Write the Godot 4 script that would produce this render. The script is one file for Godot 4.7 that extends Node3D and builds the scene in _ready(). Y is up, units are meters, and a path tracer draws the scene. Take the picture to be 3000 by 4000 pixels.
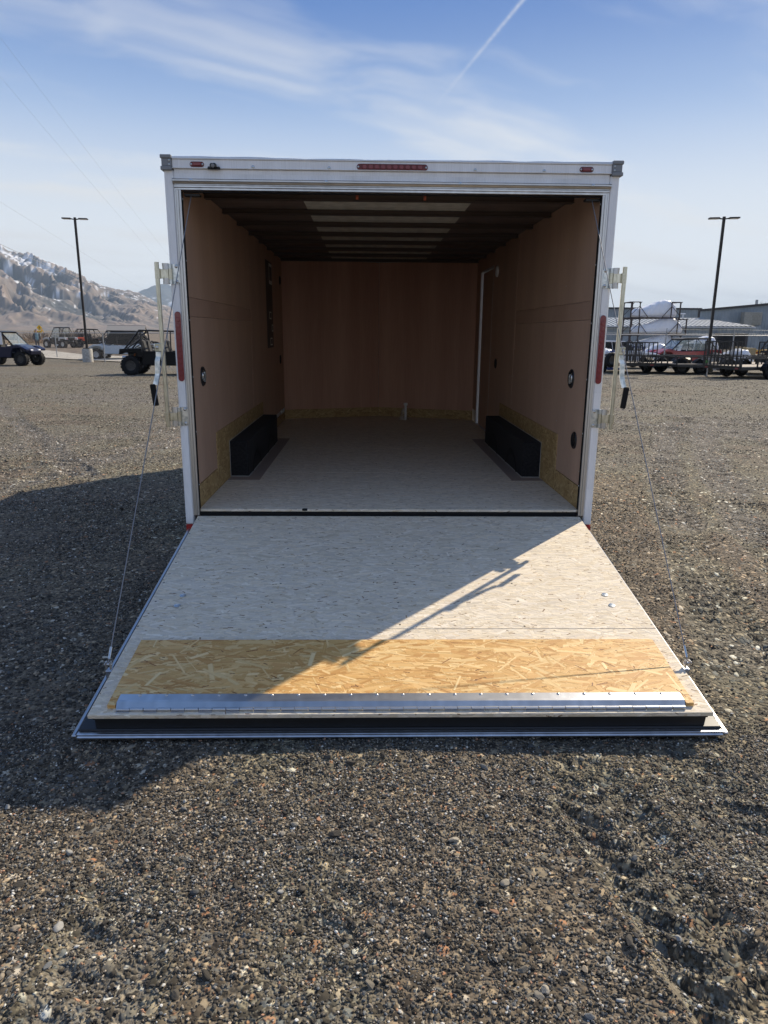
extends Node3D
# A white cargo trailer on a gravel lot, seen from behind with its ramp door down.
# Axes: x to the right, y up, the trailer runs towards -z from its rear frame at z = 0. Metres.

const SUN_TO := Vector3(2.295, 2.49, -2.241)

var rng := RandomNumberGenerator.new()
var names := {}
var mats := {}
var n_soft := FastNoiseLite.new()
var n_fine := FastNoiseLite.new()
var n_patch := FastNoiseLite.new()


# ---------------------------------------------------------------- mesh builder
class MB:
	var v := PackedVector3Array()
	var n := PackedVector3Array()
	var uv := PackedVector2Array()
	var c := PackedColorArray()
	var idx := PackedInt32Array()
	var tint := Color(1, 1, 1)
	var t := Transform3D()

	func vert(p: Vector3, nn: Vector3, u := Vector2.ZERO) -> int:
		v.append(t * p)
		n.append((t.basis * nn).normalized())
		uv.append(u)
		c.append(tint)
		return v.size() - 1

	func face(a: int, b: int, d: int) -> void:
		# front faces run clockwise seen from the side the normals point to
		var g := (v[b] - v[a]).cross(v[d] - v[a])
		if g.dot(n[a] + n[b] + n[d]) > 0.0:
			idx.append_array([a, d, b])
		else:
			idx.append_array([a, b, d])

	func quad(p0: Vector3, p1: Vector3, p2: Vector3, p3: Vector3, nn: Vector3, u0 := Vector2.ZERO, u1 := Vector2.ZERO, u2 := Vector2.ZERO, u3 := Vector2.ZERO) -> void:
		var a := vert(p0, nn, u0)
		var b := vert(p1, nn, u1)
		var d := vert(p2, nn, u2)
		var e := vert(p3, nn, u3)
		face(a, b, d)
		face(a, d, e)

	func fquad(p0: Vector3, p1: Vector3, p2: Vector3, p3: Vector3, away: Vector3) -> void:
		# flat quad whose normal points away from the point AWAY
		var g := (p2 - p0).cross(p3 - p1)
		if g.length() < 1e-12:
			return
		g = g.normalized()
		if g.dot((p0 + p1 + p2 + p3) * 0.25 - away) < 0.0:
			g = -g
		var ax := absf(g.x)
		var ay := absf(g.y)
		var az := absf(g.z)
		var us := []
		for p: Vector3 in [p0, p1, p2, p3]:
			if ay >= ax and ay >= az:
				us.append(Vector2(p.x, p.z))
			elif ax >= az:
				us.append(Vector2(p.z, -p.y))
			else:
				us.append(Vector2(p.x, -p.y))
		quad(p0, p1, p2, p3, g, us[0], us[1], us[2], us[3])

	func ftri(p0: Vector3, p1: Vector3, p2: Vector3, away: Vector3) -> void:
		var g := (p1 - p0).cross(p2 - p0)
		if g.length() < 1e-12:
			return
		g = g.normalized()
		if g.dot((p0 + p1 + p2) / 3.0 - away) < 0.0:
			g = -g
		var a := vert(p0, g, Vector2(p0.x + p0.z * 0.3, -p0.y))
		var b := vert(p1, g, Vector2(p1.x + p1.z * 0.3, -p1.y))
		var d := vert(p2, g, Vector2(p2.x + p2.z * 0.3, -p2.y))
		face(a, b, d)

	# box between two corners, edges chamfered by e
	func box(lo: Vector3, hi: Vector3, e := 0.0) -> void:
		var m := (lo + hi) * 0.5
		var s := (hi - lo) * 0.5
		e = minf(e, minf(s.x, minf(s.y, s.z)) * 0.9)
		for ax in 3:
			var u := (ax + 1) % 3
			var w := (ax + 2) % 3
			for sg: float in [-1.0, 1.0]:
				var q := []
				for k: Vector2 in [Vector2(-1, -1), Vector2(1, -1), Vector2(1, 1), Vector2(-1, 1)]:
					var p := Vector3.ZERO
					p[ax] = s[ax] * sg
					p[u] = (s[u] - e) * k.x
					p[w] = (s[w] - e) * k.y
					q.append(m + p)
				fquad(q[0], q[1], q[2], q[3], m)
			if e > 0.0:
				for su: float in [-1.0, 1.0]:
					for sw: float in [-1.0, 1.0]:
						var q2 := []
						for k: Array in [[-1.0, 0], [1.0, 0], [1.0, 1], [-1.0, 1]]:
							var p := Vector3.ZERO
							p[ax] = (s[ax] - e) * k[0]
							p[u] = (s[u] - (0.0 if k[1] == 0 else e)) * su
							p[w] = (s[w] - (e if k[1] == 0 else 0.0)) * sw
							q2.append(m + p)
						fquad(q2[0], q2[1], q2[2], q2[3], m)
		if e > 0.0:
			for sx: float in [-1.0, 1.0]:
				for sy: float in [-1.0, 1.0]:
					for sz: float in [-1.0, 1.0]:
						ftri(m + Vector3(s.x * sx, (s.y - e) * sy, (s.z - e) * sz), m + Vector3((s.x - e) * sx, s.y * sy, (s.z - e) * sz), m + Vector3((s.x - e) * sx, (s.y - e) * sy, s.z * sz), m)

	# round bar along points
	func tube(pts: Array, r: float, sides := 6, caps := true, r_end := -1.0) -> void:
		if r_end < 0.0:
			r_end = r
		var rings := []
		var up := Vector3(0.13, 0.97, 0.21).normalized()
		for i in pts.size():
			var d: Vector3
			if i == 0:
				d = pts[1] - pts[0]
			elif i == pts.size() - 1:
				d = pts[i] - pts[i - 1]
			else:
				d = (pts[i] - pts[i - 1]).normalized() + (pts[i + 1] - pts[i]).normalized()
			d = d.normalized()
			var a := d.cross(up)
			if a.length() < 0.1:
				a = d.cross(Vector3(1, 0, 0))
			a = a.normalized()
			var b := d.cross(a).normalized()
			var rr := lerpf(r, r_end, float(i) / (pts.size() - 1))
			var ring := []
			for k in sides + 1:
				var th := TAU * k / sides
				var o := a * cos(th) + b * sin(th)
				ring.append(vert(pts[i] + o * rr, o, Vector2(float(k) / sides, i)))
			rings.append(ring)
		for i in pts.size() - 1:
			for k in sides:
				face(rings[i][k], rings[i][k + 1], rings[i + 1][k + 1])
				face(rings[i][k], rings[i + 1][k + 1], rings[i + 1][k])
		if caps:
			for e in [0, pts.size() - 1]:
				var d2: Vector3 = (pts[0] - pts[1]) if e == 0 else (pts[e] - pts[e - 1])
				d2 = d2.normalized()
				var inv := t.affine_inverse()
				var m := vert(pts[e], d2)
				var ids := []
				for k in sides:
					ids.append(vert(inv * v[rings[e][k]], d2))
				for k in sides:
					face(m, ids[k], ids[(k + 1) % sides])

	# square bar
	func bar(a: Vector3, b: Vector3, w: float, h := -1.0, upv := Vector3.UP) -> void:
		if h < 0.0:
			h = w
		var d := (b - a).normalized()
		var x := d.cross(upv)
		if x.length() < 0.05:
			x = d.cross(Vector3.RIGHT)
		x = x.normalized() * w * 0.5
		var y := x.cross(d).normalized() * h * 0.5
		var m := (a + b) * 0.5
		var k := [x + y, x - y, -x - y, -x + y]
		for i in 4:
			var j := (i + 1) % 4
			fquad(a + k[i], a + k[j], b + k[j], b + k[i], m)
		fquad(a + k[0], a + k[1], a + k[2], a + k[3], m)
		fquad(b + k[0], b + k[1], b + k[2], b + k[3], m)

	# profile of (radius, height) turned round the axis; smooth where corner angle is small
	func lathe(prof: Array, sides: int, origin := Vector3.ZERO, axis := Vector3.UP, smooth := true) -> void:
		var b := Basis(Quaternion(Vector3.UP, axis.normalized())) if axis.normalized().dot(Vector3.UP) > -0.999 else Basis(Vector3.RIGHT, PI)
		for i in prof.size() - 1:
			var p: Vector2 = prof[i]
			var q: Vector2 = prof[i + 1]
			var dn := Vector2(q.y - p.y, p.x - q.x)
			if dn.length() < 1e-9:
				continue
			dn = dn.normalized()
			var n0 := dn
			var n1 := dn
			if smooth:
				if i > 0:
					var o: Vector2 = prof[i - 1]
					var d0 := Vector2(p.y - o.y, o.x - p.x).normalized()
					if d0.dot(dn) > 0.5:
						n0 = (d0 + dn).normalized()
				if i < prof.size() - 2:
					var o2: Vector2 = prof[i + 2]
					var d1 := Vector2(o2.y - q.y, q.x - o2.x).normalized()
					if d1.dot(dn) > 0.5:
						n1 = (d1 + dn).normalized()
			var r0 := []
			var r1 := []
			for k in sides + 1:
				var th := TAU * k / sides
				var e := Vector3(cos(th), 0, sin(th))
				r0.append(vert(origin + b * (e * p.x + Vector3.UP * p.y), b * (e * n0.x + Vector3.UP * n0.y), Vector2(float(k) / sides, p.y)))
				r1.append(vert(origin + b * (e * q.x + Vector3.UP * q.y), b * (e * n1.x + Vector3.UP * n1.y), Vector2(float(k) / sides, q.y)))
			for k in sides:
				if p.x > 1e-6:
					face(r0[k], r0[k + 1], r1[k])
				if q.x > 1e-6:
					face(r0[k + 1], r1[k + 1], r1[k])

	# outline (2D, x and y) pushed along z from z0 to z1, edges chamfered by e
	func prism(poly: PackedVector2Array, z0: float, z1: float, e := 0.0) -> void:
		var inner := poly
		if e > 0.0:
			var got := Geometry2D.offset_polygon(poly, -e, Geometry2D.JOIN_MITER)
			if got.size() == 1 and got[0].size() == poly.size():
				inner = got[0]
				# start both outlines at matching corners
				var best := 0
				for k in inner.size():
					if inner[k].distance_to(poly[0]) < inner[best].distance_to(poly[0]):
						best = k
				var turned := PackedVector2Array()
				for k in inner.size():
					turned.append(inner[(best + k) % inner.size()])
				if Geometry2D.is_polygon_clockwise(turned) != Geometry2D.is_polygon_clockwise(poly):
					var rev := PackedVector2Array([turned[0]])
					for k in range(turned.size() - 1, 0, -1):
						rev.append(turned[k])
					turned = rev
				inner = turned
			else:
				e = 0.0
		var tri := Geometry2D.triangulate_polygon(inner)
		for side in [[z0, -1.0], [z1, 1.0]]:
			var nn := Vector3(0, 0, side[1] * signf(z1 - z0))
			var ids := []
			for p in inner:
				ids.append(vert(Vector3(p.x, p.y, side[0]), nn, Vector2(p.x, -p.y)))
			for k in range(0, tri.size(), 3):
				face(ids[tri[k]], ids[tri[k + 1]], ids[tri[k + 2]])
		var cw := Geometry2D.is_polygon_clockwise(poly)
		var sgn := signf(z1 - z0)
		var za := z0 + e * sgn
		var zb := z1 - e * sgn
		for i in poly.size():
			var j := (i + 1) % poly.size()
			var a := poly[i]
			var b := poly[j]
			var o := Vector2(b.y - a.y, a.x - b.x).normalized()
			if cw:
				o = -o
			var nn := Vector3(o.x, o.y, 0)
			quad(Vector3(a.x, a.y, za), Vector3(b.x, b.y, za), Vector3(b.x, b.y, zb), Vector3(a.x, a.y, zb), nn, Vector2(a.distance_to(Vector2.ZERO), za), Vector2(b.distance_to(Vector2.ZERO), za), Vector2(b.distance_to(Vector2.ZERO), zb), Vector2(a.distance_to(Vector2.ZERO), zb))
			if e > 0.0:
				for side in [[za, z0, -1.0], [zb, z1, 1.0]]:
					var nz := (nn + Vector3(0, 0, side[2] * sgn)).normalized()
					quad(Vector3(a.x, a.y, side[0]), Vector3(b.x, b.y, side[0]), Vector3(inner[j].x, inner[j].y, side[1]), Vector3(inner[i].x, inner[i].y, side[1]), nz)

	# grid of points (rows of Vector3), smooth
	func sheet(rows: Array, closed := false) -> void:
		var h := rows.size()
		var w: int = rows[0].size()
		var base := v.size()
		for i in h:
			for j in w:
				var du: Vector3 = rows[i][mini(j + 1, w - 1)] - rows[i][maxi(j - 1, 0)]
				if closed:
					du = rows[i][(j + 1) % w] - rows[i][(j - 1 + w) % w]
				var dv: Vector3 = rows[mini(i + 1, h - 1)][j] - rows[maxi(i - 1, 0)][j]
				vert(rows[i][j], du.cross(dv), Vector2(float(j) / w, float(i) / h))
		for i in h - 1:
			for j in (w if closed else w - 1):
				var j2 := (j + 1) % w
				face(base + i * w + j, base + i * w + j2, base + (i + 1) * w + j2)
				face(base + i * w + j, base + (i + 1) * w + j2, base + (i + 1) * w + j)

	func mesh() -> ArrayMesh:
		var arr := []
		arr.resize(Mesh.ARRAY_MAX)
		arr[Mesh.ARRAY_VERTEX] = v
		arr[Mesh.ARRAY_NORMAL] = n
		arr[Mesh.ARRAY_TEX_UV] = uv
		arr[Mesh.ARRAY_COLOR] = c
		arr[Mesh.ARRAY_INDEX] = idx
		var m := ArrayMesh.new()
		m.add_surface_from_arrays(Mesh.PRIMITIVE_TRIANGLES, arr)
		return m


# ---------------------------------------------------------------- scene helpers
func put(called: String, st: MB, material: Material, parent: Node = self) -> MeshInstance3D:
	return put_mesh(called, st.mesh(), material, parent)


func put_mesh(called: String, m: Mesh, material: Material, parent: Node = self, at := Transform3D()) -> MeshInstance3D:
	var o := MeshInstance3D.new()
	o.name = numbered(called) if parent == self else called
	o.mesh = m
	o.material_override = material
	o.transform = at
	parent.add_child(o, true)
	return o


func numbered(called: String) -> String:
	var k: int = names.get(called, -1) + 1
	names[called] = k
	return called if k == 0 else "%s_%03d" % [called, k]


func node(called: String, at := Vector3.ZERO, turn := 0.0, parent: Node = self) -> Node3D:
	var o := Node3D.new()
	o.name = numbered(called) if parent == self else called
	parent.add_child(o, true)
	o.position = at
	o.rotation.y = turn
	return o


func tag(o: Node, label: String, category: String, group := "", kind := "") -> Node:
	o.set_meta("label", label)
	o.set_meta("category", category)
	if group:
		o.set_meta("group", group)
	if kind:
		o.set_meta("kind", kind)
	return o


func copy_of(o: Node3D, at: Vector3, turn: float, label: String) -> Node3D:
	var r: Node3D = o.duplicate()
	r.name = numbered(String(o.name).trim_suffix("_001"))
	add_child(r, true)
	r.position = at
	r.rotation.y = turn
	r.set_meta("label", label)
	return r


func one_box(called: String, lo: Vector3, hi: Vector3, material: Material, parent: Node, e := 0.0) -> MeshInstance3D:
	var b := MB.new()
	b.box(lo, hi, e)
	return put(called, b, material, parent)


func lin(r: float, g: float, b: float) -> Color:
	return Color(r, g, b).linear_to_srgb()


func mat(r: float, g: float, b: float, rough := 0.7, metal := 0.0) -> StandardMaterial3D:
	var m := StandardMaterial3D.new()
	m.albedo_color = lin(r, g, b)
	m.roughness = rough
	m.metallic = metal
	return m


func with_tex(m: StandardMaterial3D, tex: Texture2D, tile: Vector2) -> StandardMaterial3D:
	m.albedo_texture = tex
	m.uv1_scale = Vector3(1.0 / tile.x, 1.0 / tile.y, 1.0)
	return m


func noise_tex(size: int, freq: float, lo: Color, hi: Color, sd: int, octaves := 4, type := FastNoiseLite.TYPE_SIMPLEX_SMOOTH) -> Texture2D:
	var f := FastNoiseLite.new()
	f.seed = sd
	f.noise_type = type
	f.frequency = freq
	f.fractal_octaves = octaves
	var im := f.get_seamless_image(size, size)
	var src := im.get_data()
	var step := src.size() / (size * size)
	var out := PackedByteArray()
	out.resize(size * size * 3)
	var table := []
	for k in 256:
		var c := lo.lerp(hi, smoothstep(0.15, 0.85, k / 255.0))
		table.append([int(c.r8), int(c.g8), int(c.b8)])
	for i in size * size:
		var e: Array = table[src[i * step]]
		out[i * 3] = e[0]
		out[i * 3 + 1] = e[1]
		out[i * 3 + 2] = e[2]
	return ImageTexture.create_from_image(Image.create_from_data(size, size, false, Image.FORMAT_RGB8, out))


func bump(m: StandardMaterial3D, size: int, freq: float, sd: int, strength: float, tri := Vector3.ZERO) -> void:
	var f := FastNoiseLite.new()
	f.seed = sd
	f.frequency = freq
	f.fractal_octaves = 3
	var im := f.get_seamless_image(size, size)
	im.convert(Image.FORMAT_RGBA8)
	im.bump_map_to_normal_map(strength)
	m.normal_enabled = true
	m.normal_texture = ImageTexture.create_from_image(im)
	m.normal_scale = 1.0
	if tri != Vector3.ZERO:
		m.uv1_triplanar = true
		m.uv1_scale = tri


# ---------------------------------------------------------------- computed pictures of materials
# Strand board: overlapping wood flakes. tones are sRGB bytes.
func strand_board(w: int, h: int, sd: int, count: int, lmin: float, lmax: float, wmin: float, wmax: float, spread: float, tones: Array, base: Array, specks: int, hgt := 0.0, accents := []) -> Array:
	var r := RandomNumberGenerator.new()
	r.seed = sd
	var px := PackedByteArray()
	px.resize(w * h * 3)
	var ht := PackedByteArray()
	ht.resize(w * h)
	for i in w * h:
		var j := r.randi_range(-5, 5)
		px[i * 3] = clampi(base[0] + j, 0, 255)
		px[i * 3 + 1] = clampi(base[1] + j, 0, 255)
		px[i * 3 + 2] = clampi(base[2] + j, 0, 255)
	var total := count + specks
	for q: Array in accents:
		total += int(q[0])
	for s in total:
		var dark := s >= count and s < count + specks
		var cx := r.randf() * w
		var cy := r.randf() * h
		var L := r.randf_range(lmin, lmax)
		var W := r.randf_range(wmin, wmax)
		var ang := r.randfn(0.0, spread)
		if r.randf() < 0.06:
			ang = r.randf_range(-1.5, 1.5)
		var tone: Array = tones[r.randi() % tones.size()]
		if s >= count + specks:
			var rest := s - count - specks
			for q: Array in accents:
				if rest < q[0]:
					tone = q[1]
					L = r.randf_range(q[2], q[3])
					W = r.randf_range(q[4], q[5])
					ang = r.randfn(0.0, q[6])
					break
				rest -= int(q[0])
		if dark:
			L = r.randf_range(3.0, 13.0)
			W = r.randf_range(0.8, 2.2)
			tone = [tone[0] * 0.52, tone[1] * 0.42, tone[2] * 0.34]
		var ca := cos(ang)
		var sa := sin(ang)
		var ex := absf(ca) * L * 0.5 + absf(sa) * W * 0.5
		var ey := absf(sa) * L * 0.5 + absf(ca) * W * 0.5
		var jit := r.randf_range(-11.0, 11.0)
		var ph := r.randf() * 20.0
		var fr := r.randf_range(1.4, 2.8)
		var skew := r.randf_range(-0.35, 0.35)
		var lift := r.randi_range(60, 255)
		for y in range(int(cy - ey), int(cy + ey) + 1):
			for x in range(int(cx - ex), int(cx + ex) + 1):
				var dx := x - cx
				var dy := y - cy
				var a := dx * ca + dy * sa
				var b := -dx * sa + dy * ca
				if absf(b) > W * 0.5 or absf(a + b * skew * 2.0) > L * 0.5:
					continue
				var g := jit + sin(b * fr + ph + sin(a * 0.07 + ph) * 0.8) * 4.5
				if absf(b) > W * 0.5 - 0.7 and not dark:
					g -= 8.0
				var o := (posmod(y, h) * w + posmod(x, w))
				px[o * 3] = clampi(int(tone[0] + g), 0, 255)
				px[o * 3 + 1] = clampi(int(tone[1] + g), 0, 255)
				px[o * 3 + 2] = clampi(int(tone[2] + g), 0, 255)
				ht[o] = lift
	var col := Image.create_from_data(w, h, false, Image.FORMAT_RGB8, px)
	var hi := Image.create_from_data(w, h, false, Image.FORMAT_L8, ht)
	hi.convert(Image.FORMAT_RGBA8)
	hi.bump_map_to_normal_map(hgt)
	return [ImageTexture.create_from_image(col), ImageTexture.create_from_image(hi)]


# Veneer: long soft streaks along v
func veneer(w: int, h: int, sd: int, lo: Color, hi: Color, stretch: float) -> Texture2D:
	var a := FastNoiseLite.new()
	a.seed = sd
	a.frequency = 0.013
	a.fractal_octaves = 3
	var b := FastNoiseLite.new()
	b.seed = sd + 5
	b.frequency = 0.35
	b.fractal_octaves = 2
	var px := PackedByteArray()
	px.resize(w * h * 3)
	for y in h:
		for x in w:
			var k := 0.5 + 0.45 * a.get_noise_2d(x, y * stretch) + 0.30 * b.get_noise_2d(x * 1.3, y * stretch * 0.5)
			var c := lo.lerp(hi, clampf(k, 0.0, 1.0))
			var o := (y * w + x) * 3
			px[o] = int(c.r * 255.0)
			px[o + 1] = int(c.g * 255.0)
			px[o + 2] = int(c.b * 255.0)
	return ImageTexture.create_from_image(Image.create_from_data(w, h, false, Image.FORMAT_RGB8, px))


# Crushed stone seen from above: small polygons of many greys over grit
func grit_texture(size: int, sd: int, count: int) -> Array:
	var r := RandomNumberGenerator.new()
	r.seed = sd
	var px := PackedByteArray()
	px.resize(size * size * 3)
	var ht := PackedByteArray()
	ht.resize(size * size)
	for i in size * size:
		var g := r.randi_range(84, 124)
		px[i * 3] = g + 7
		px[i * 3 + 1] = g
		px[i * 3 + 2] = g - 10
		ht[i] = r.randi_range(0, 60)
	for s in count:
		var cx := r.randf() * size
		var cy := r.randf() * size
		var rad := r.randf_range(1.2, 3.0) if r.randf() < 0.86 else r.randf_range(3.0, 6.5)
		var kx := r.randf_range(0.65, 1.0)
		var c := stone_tone(r)
		var cc := c.linear_to_srgb()
		var tr := int(cc.r * 255.0)
		var tg := int(cc.g * 255.0)
		var tb := int(cc.b * 255.0)
		var up := r.randi_range(90, 180)
		var ca := r.randf() * 3.0
		for y in range(int(cy - rad), int(cy + rad) + 1):
			for x in range(int(cx - rad), int(cx + rad) + 1):
				var dx := x - cx
				var dy := y - cy
				var a := dx * cos(ca) + dy * sin(ca)
				var b := (dy * cos(ca) - dx * sin(ca)) / kx
				var q := (absf(a) + absf(b)) * 0.45 + maxf(absf(a), absf(b)) * 0.5
				if q > rad:
					continue
				var o := posmod(y, size) * size + posmod(x, size)
				px[o * 3] = tr
				px[o * 3 + 1] = tg
				px[o * 3 + 2] = tb
				ht[o] = clampi(up + int((1.0 - q / rad) * 75.0), 0, 255)
	var col := Image.create_from_data(size, size, false, Image.FORMAT_RGB8, px)
	var hi := Image.create_from_data(size, size, false, Image.FORMAT_L8, ht)
	hi.convert(Image.FORMAT_RGBA8)
	hi.bump_map_to_normal_map(4.0)
	return [ImageTexture.create_from_image(col), ImageTexture.create_from_image(hi)]


func stone_tone(r: RandomNumberGenerator) -> Color:
	var k := r.randf()
	var g: float
	if k < 0.58:
		g = 0.022 + 0.088 * pow(r.randf(), 1.5)
		return Color(g * 1.16, g, g * 0.78)
	if k < 0.72:
		g = r.randf_range(0.06, 0.18)
		return Color(g * 0.97, g, g * 0.98)
	if k < 0.87:
		g = r.randf_range(0.13, 0.30)
		return Color(g * 1.13, g, g * 0.78)
	if k < 0.945:
		g = r.randf_range(0.22, 0.44)
		return Color(g * 1.14, g * 0.95, g * 0.70)
	if k < 0.965:
		g = r.randf_range(0.22, 0.36)
		return Color(g * 1.25, g * 0.70, g * 0.42)
	g = r.randf_range(0.42, 0.70)
	return Color(g, g * 0.97, g * 0.88)


# ---------------------------------------------------------------- lie of the land
func drop(z: float) -> float:
	return -0.0075 * clampf(-z - 4.0, 0.0, 46.0)


const TRACKS := [
	# x at z = 0, slope, bend, z from, z to, width, depth, bar period, lean of the bars
	[2.05, -0.30, 0.012, -9.0, 1.6, 0.40, 0.030, 0.125, 0.25],
	[2.66, -0.30, 0.012, -9.0, 1.8, 0.40, 0.028, 0.125, -0.25],
	[3.5, -0.42, 0.0, -8.0, 0.6, 0.42, 0.030, 0.13, 0.3],
	[4.6, -0.50, 0.0, -12.0, -0.5, 0.4, 0.034, 0.2, 0.6],
	[0.30, 0.155, 0.0, 1.92, 4.2, 0.30, 0.036, 0.105, 0.60],
	[0.86, 0.10, 0.0, 1.92, 4.2, 0.34, 0.032, 0.115, -0.50],
	[1.02, 0.16, 0.0, 1.95, 4.2, 0.28, 0.026, 0.10, 0.50],
	[-0.98, 0.06, 0.0, 2.25, 4.2, 0.30, 0.018, 0.13, 0.6],
	[-0.45, 0.06, 0.0, 2.15, 4.2, 0.30, 0.016, 0.14, -0.6],
	[-9.0, -0.78, 0.0, -16.0, -1.5, 0.40, 0.040, 0.3, 0.2],
	[-7.2, -0.80, 0.0, -16.0, -2.6, 0.40, 0.040, 0.3, -0.2],
	[-1.2, 0.62, 0.0, -22.0, -3.0, 0.40, 0.034, 0.3, 0.2],
	[-4.4, -0.22, 0.0, -9.0, 2.2, 0.40, 0.026, 0.22, 0.3],
	[10.0, 0.62, 0.0, -26.0, -3.0, 0.4, 0.034, 0.3, 0.2],
	[12.2, 0.62, 0.0, -26.0, -3.0, 0.4, 0.034, 0.3, 0.2],
]


func track_at(x: float, z: float) -> float:
	var most := 0.0
	for k: Array in TRACKS:
		if z < k[3] or z > k[4]:
			continue
		var d: float = absf(x - (k[0] + k[1] * z + k[2] * z * z)) / k[5]
		most = maxf(most, smoothstep(0.75, 0.35, d) * minf(smoothstep(0.0, 0.6, z - k[3]), smoothstep(0.0, 0.6, k[4] - z)))
	return most


func gh(x: float, z: float) -> float:
	var y := drop(z) + n_soft.get_noise_2d(x, z) * 0.020 + n_fine.get_noise_2d(x, z) * 0.009 + n_fine.get_noise_2d(x * 3.3 + 40.0, z * 3.3) * 0.004
	# stones pushed up along the ramp's lip
	if absf(x) < 1.5 and z > 1.6 and z < 2.4:
		y += 0.020 * exp(-pow((z - 1.955) / 0.10, 2.0)) * smoothstep(1.5, 1.2, absf(x))
	for k: Array in TRACKS:
		if z < k[3] or z > k[4]:
			continue
		var d: float = absf(x - (k[0] + k[1] * z + k[2] * z * z))
		var hw: float = k[5] * 0.5
		if d > hw * 1.5:
			continue
		var ends := minf(smoothstep(0.0, 0.5, z - k[3]), smoothstep(0.0, 0.5, k[4] - z))
		var worn := clampf(0.75 + n_patch.get_noise_2d(x * 1.7, z * 1.7) * 1.3, 0.0, 1.0) * ends
		if d < hw:
			var f := smoothstep(1.0, 0.7, d / hw)
			var side: float = x - (k[0] + k[1] * z + k[2] * z * z)
			var ph: float = (z + absf(side) * k[8]) / k[7]
			var saw := ph - floorf(ph)
			y -= k[6] * worn * f * (0.25 + 0.9 * smoothstep(0.25, 0.5, saw) * smoothstep(1.0, 0.85, saw))
		else:
			y += k[6] * 0.45 * worn * smoothstep(1.5, 1.15, d / hw) * smoothstep(1.0, 1.1, d / hw)
	return y


# ---------------------------------------------------------------- build
func _ready() -> void:
	rng.seed = 11
	n_soft.seed = 3
	n_soft.frequency = 0.33
	n_soft.fractal_octaves = 3
	n_fine.seed = 8
	n_fine.frequency = 4.5
	n_fine.fractal_octaves = 2
	n_patch.seed = 21
	n_patch.frequency = 0.5
	n_patch.fractal_octaves = 3

	var cam := Camera3D.new()
	cam.name = "camera"
	cam.fov = 71.866
	cam.near = 0.05
	cam.far = 12000.0
	add_child(cam)
	cam.position = Vector3(-0.1406, 1.55, 4.3314)
	cam.rotation = Vector3(-0.2494, -0.02392, 0.008244)
	cam.current = true

	var env := Environment.new()
	env.background_mode = Environment.BG_SKY
	env.tonemap_mode = Environment.TONE_MAPPER_LINEAR
	env.tonemap_exposure = 1.3
	env.sdfgi_enabled = true
	env.ssao_enabled = true
	env.ssil_enabled = true
	var sky := Sky.new()
	var pano := PanoramaSkyMaterial.new()
	pano.panorama = sky_picture()
	sky.sky_material = pano
	env.sky = sky
	env.background_energy_multiplier = 0.69
	env.fog_enabled = true
	env.fog_density = 0.000125
	env.fog_light_color = Color(0.82, 0.91, 1.0)
	var we := WorldEnvironment.new()
	we.name = "world_environment"
	we.environment = env
	add_child(we)

	var sun := DirectionalLight3D.new()
	sun.name = "sun"
	sun.light_energy = 1.6
	sun.light_color = Color(1.0, 0.945, 0.855)
	sun.light_angular_distance = 0.5
	sun.shadow_enabled = true
	add_child(sun)
	sun.look_at_from_position(SUN_TO * 10.0, Vector3.ZERO, Vector3.UP)

	make_materials()
	build_ground()
	build_gravel()
	build_trailer()
	build_background()


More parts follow.
